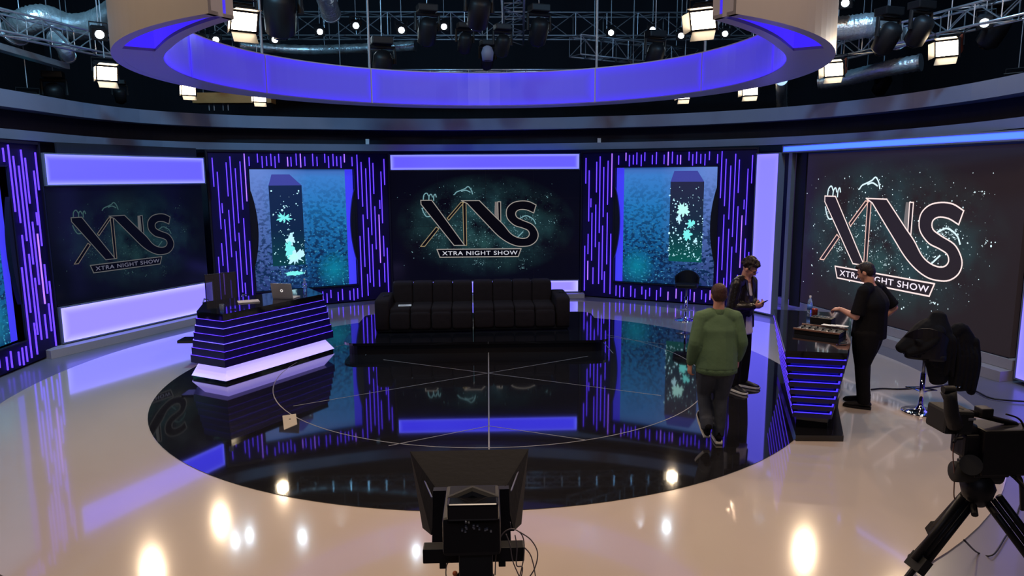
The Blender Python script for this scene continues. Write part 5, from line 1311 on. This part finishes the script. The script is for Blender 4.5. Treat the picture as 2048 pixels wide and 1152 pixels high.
def studio_light(label, loc, tgt, lampm='lampwarm', sc=1.0, energy=60, color=(1, 0.8, 0.6), cone=70, drop=0.35, doors=True, radius=None, up_to=None):
    loc = Vector(loc); d = (Vector(tgt)-loc)
    t = thing('studio_light', label, 'stage light', loc, quat=d.to_track_quat('Y', 'Z'))
    s = sc
    box(-0.17*s, 0.17*s, -0.34*s, -0.05*s, -0.14*s, 0.14*s).build('housing', M['redhouse' if 'red housing' in label else 'black'], t, bevel=0.03*s)
    for k in range(4): box(-0.15*s, 0.15*s, -(0.30-0.06*k)*s, -(0.28-0.06*k)*s, 0.14*s, 0.155*s).build('cooling_fin', M['black'], t)
    if doors: box(-0.15*s, 0.15*s, -0.055*s, -0.030*s, -0.11*s, 0.11*s).build('lens', M[lampm], t)
    else: MB().cyl((0, 0), 0.10*s, 0.0, 0.012*s, 20).xf(Matrix.Translation((0, -0.05*s, 0)) @ Matrix.Rotation(R(-90), 4, 'X')).build('lens', M[lampm], t)
    fr = MB(); fr.box(-0.18*s, 0.18*s, -0.06*s, -0.03*s, 0.11*s, 0.15*s).box(-0.18*s, 0.18*s, -0.06*s, -0.03*s, -0.15*s, -0.11*s).box(-0.18*s, -0.15*s, -0.06*s, -0.03*s, -0.11*s, 0.11*s).box(0.15*s, 0.18*s, -0.06*s, -0.03*s, -0.11*s, 0.11*s)
    fr.build('lens_frame', M['black'], t)
    if doors:
        for ax, sg in (('z', 1), ('z', -1), ('x', 1)):
            a_ = R(24)
            if ax == 'z': m_ = Matrix.Translation((0, -0.03*s, sg*0.14*s)) @ Matrix.Rotation(sg*a_, 4, 'X'); dd = MB().box(-0.15*s, 0.15*s, 0, 0.17*s, -0.004, 0.004)
            else: m_ = Matrix.Translation((sg*0.17*s, -0.03*s, 0)) @ Matrix.Rotation(-sg*a_, 4, 'Z'); dd = MB().box(-0.004, 0.004, 0, 0.15*s, -0.12*s, 0.12*s)
            dd.xf(m_).build('barn_door', M['doorlit'], t)
    inv = t.matrix_basis.inverted(); rgt = t.matrix_basis.to_3x3() @ Vector((1, 0, 0))
    top = loc+Vector((0, 0, drop))
    yk = MB().tube([loc+rgt*0.2*s-d.normalized()*0.15*s, loc+rgt*0.2*s-d.normalized()*0.15*s+Vector((0, 0, drop*0.65)), loc-rgt*0.2*s-d.normalized()*0.15*s+Vector((0, 0, drop*0.65)), loc-rgt*0.2*s-d.normalized()*0.15*s], 0.012, 6)
    yk.build('yoke', M['black'], t, world=True)
    MB().bar(top-d.normalized()*0.15*s-Vector((0, 0, drop*0.35)), Vector((top.x, top.y, up_to or 8.99))-d.normalized()*0.15*s, 0.009).build('clamp', M['steel'], t, world=True)
    if energy > 0:
        l = bpy.data.lights.new('lamp', 'SPOT'); l.energy = energy; l.color = color; l.spot_size = R(cone); l.spot_blend = 0.6; l.shadow_soft_size = 0.06
        lo = bpy.data.objects.new('lamp', l); COL.objects.link(lo); lo.parent = t; lo.location = (0, 0.0, 0); lo.rotation_euler = (R(90), 0, 0)
    return t
WARM = (1.0, 0.74, 0.48)
def L_(u, v, z, tgt, label, **k): return studio_light(label, atz(u, v, z), tgt, **k)
L_(490, 45, 4.72, (1.2, -7.0, 0.6), 'bright warm studio lamp at the left end of the hanging ring', energy=260, color=WARM)
L_(1405, 42, 4.75, (-1.0, -7.2, 0.6), 'bright warm studio lamp at the right end of the hanging ring', energy=260, color=WARM)
L_(215, 148, 4.58, (1.0, -6.5, 0.4), 'bright warm studio lamp under the left truss', energy=260, color=WARM)
L_(378, 181, 4.52, (0.5, -6.0, 0.8), 'small warm lamp just below the left rim of the ring', energy=120, color=WARM, sc=0.8)
L_(1500, 180, 4.60, (-0.5, -6.0, 0.8), 'small warm lamp just below the right rim of the ring', energy=120, color=WARM, sc=1.0)
L_(1667, 140, 4.68, (-1.0, -6.5, 0.4), 'bright warm studio lamp with red housing beside the right rim of the ring', energy=260, color=WARM)
L_(1893, 98, 4.72, (0.0, -6.5, 0.6), 'bright warm studio lamp with red housing under the right truss', energy=260, color=WARM, sc=1.0)
L_(520, 195, 4.57, (0.2, -5.0, 0.2), 'warm lamp hidden behind the left part of the ring, mirrored in the black floor', energy=60, color=WARM, sc=0.85)
L_(1367, 190, 4.64, (-0.2, -5.0, 0.2), 'warm lamp hidden behind the right part of the ring, mirrored in the black floor', energy=60, color=WARM, sc=0.85)
L_(60, 205, 4.25, (-2.5, -3.5, 0.5), 'black lamp with a turquoise colour gel at the upper left', lampm='bluegel', energy=0, sc=0.95)
L_(2030, 165, 4.5, (1.0, -4.0, 0.5), 'dark lamp with half lit barn doors at the upper right edge', energy=0, lampm='doorlit')
# cool lamps far back under the roof
cool = [(550, 80, 5.76, 'cool white lamp seen inside the ring left of the foil duct mouth'), (640, 64, 6.1, 'slanted cool lamp below the duct mouth at the top left'), (712, 52, 6.0, 'small cool lamp left of the left hanger rod'), (803, 61, 5.84, 'cool double lamp right of the left hanger rod'), (888, 54, 6.1, 'thin cool lamp left of the central moving lights'), (1222, 66, 6.1, 'cool lamp cluster right of the right hanger rod'), (1305, 60, 6.14, 'long cool lamp in the middle of the roof right half'), (1362, 72, 5.92, 'cool lamp under the bright warm lamp at the right ring end'), (1450, 68, 6.04, 'cool lamp row seen inside the right end of the ring'), (400, 78, 5.76, 'cool lamp seen through the left end of the ring'), (432, 80, 5.8, 'second cool lamp seen through the left end of the ring'), (1968, 47, 5.0, 'round cool lamp hanging on the right truss'), (1690, 7, 5.7, 'oval cool lamp at the top edge right of the ring'), (200, 70, 5.0, 'cool lamp glowing under the foil duct at the left')]
for u, v, z, lab in cool:
    studio_light(lab, atz(u, v, z), (0, -6.5, 0.5), lampm='lampcool', sc=0.62, energy=18, color=(0.7, 0.88, 1.0), doors=False, drop=0.25)

def moving_light(label, loc, rz=0.0, s=1.0, tilt=0.5, up=8.99):
    t = thing('moving_light', label, 'stage light', loc, rz)
    box(-0.17*s, 0.17*s, -0.12*s, 0.12*s, 0.30*s, 0.42*s).build('base', M['black'], t, bevel=0.02*s)
    MB().tube([(-0.20*s, 0, 0), (-0.20*s, 0, 0.26*s), (0.20*s, 0, 0.26*s), (0.20*s, 0, 0)], 0.035*s, 8).build('yoke', M['black'], t)
    hd_ = MB().lathe((0, 0, 0), [(0.08*s, -0.25*s), (0.15*s, -0.20*s), (0.16*s, 0.0), (0.15*s, 0.14*s), (0.10*s, 0.20*s)], 18); hd_.xf(Matrix.Rotation(tilt, 4, 'X'))
    hd_.build('head', M['black'], t, smooth=True)
    MB().cyl((0, 0), 0.075*s, -0.265*s, -0.255*s, 16).xf(Matrix.Rotation(tilt, 4, 'X')).build('lens', M['dark_screen'], t)
    MB().bar((0, 0, 0.42*s), (0, 0, up-loc[2]), 0.011).build('clamp', M['steel'], t)
    return t
for u, v, z, s, lab in ((855, 62, 5.6, 1.15, 'black moving light left of the roof centre'), (1078, 62, 5.6, 1.15, 'black moving light right of the roof centre'), (958, 25, 5.6, 1.2, 'black moving light at the top centre'), (930, 85, 5.5, 0.9, 'black moving light in the central cluster, lower left'), (1005, 90, 5.3, 0.9, 'black moving light in the central cluster, lower right'), (1310, 110, 5.2, 1.1, 'dark moving light low behind the right part of the ring'), (765, 128, 5.0, 1.2, 'dark moving light just above the ring near the left hanger rod'), (975, 118, 5.3, 0.9, 'dark moving light just above the ring at the centre'), (560, 25, 5.6, 1.7, 'large black moving light next to the left end lamp'), (1775, 75, 5.0, 1.1, 'black moving light hanging on the right truss by the duct'), (1840, 60, 5.0, 1.0, 'second black moving light on the right truss'), (1765, 168, 4.6, 0.9, 'black moving light below the right truss'), (1990, 60, 5.0, 1.1, 'dark blue moving light at the far right of the truss'), (110, 190, 4.5, 1.1, 'black moving light behind the turquoise gel lamp'), (240, 190, 4.5, 0.7, 'small black moving light below the left warm lamp')):
    moving_light(lab, atz(u, v, z), 0.3, s, 0.6)
t = thing('lamp_shade', 'pale violet curved reflector in the central cluster of moving lights', 'reflector', atz(975, 110, 4.95))
MB().lathe((0, 0, 0), [(0.03, 0.16), (0.08, 0.13), (0.11, 0.04), (0.09, -0.10), (0.085, -0.10), (0.105, 0.04), (0.075, 0.125), (0.03, 0.15)], 20).build('shell', M['fascia'], t, smooth=True)
for u, v, lab in ((735, 281, 'small white sensor box on the lower grey fascia, left of centre'), (1198, 279, 'small white sensor box on the lower grey fascia, right of centre')):
    p = aty(u, v, 6.9); t = thing('sensor_box', lab, 'box', (p.x, p.y, 3.57)); box(-0.04, 0.04, -0.04, 0.04, 0, 0.12).build('case', M['white'], t, bevel=0.005)
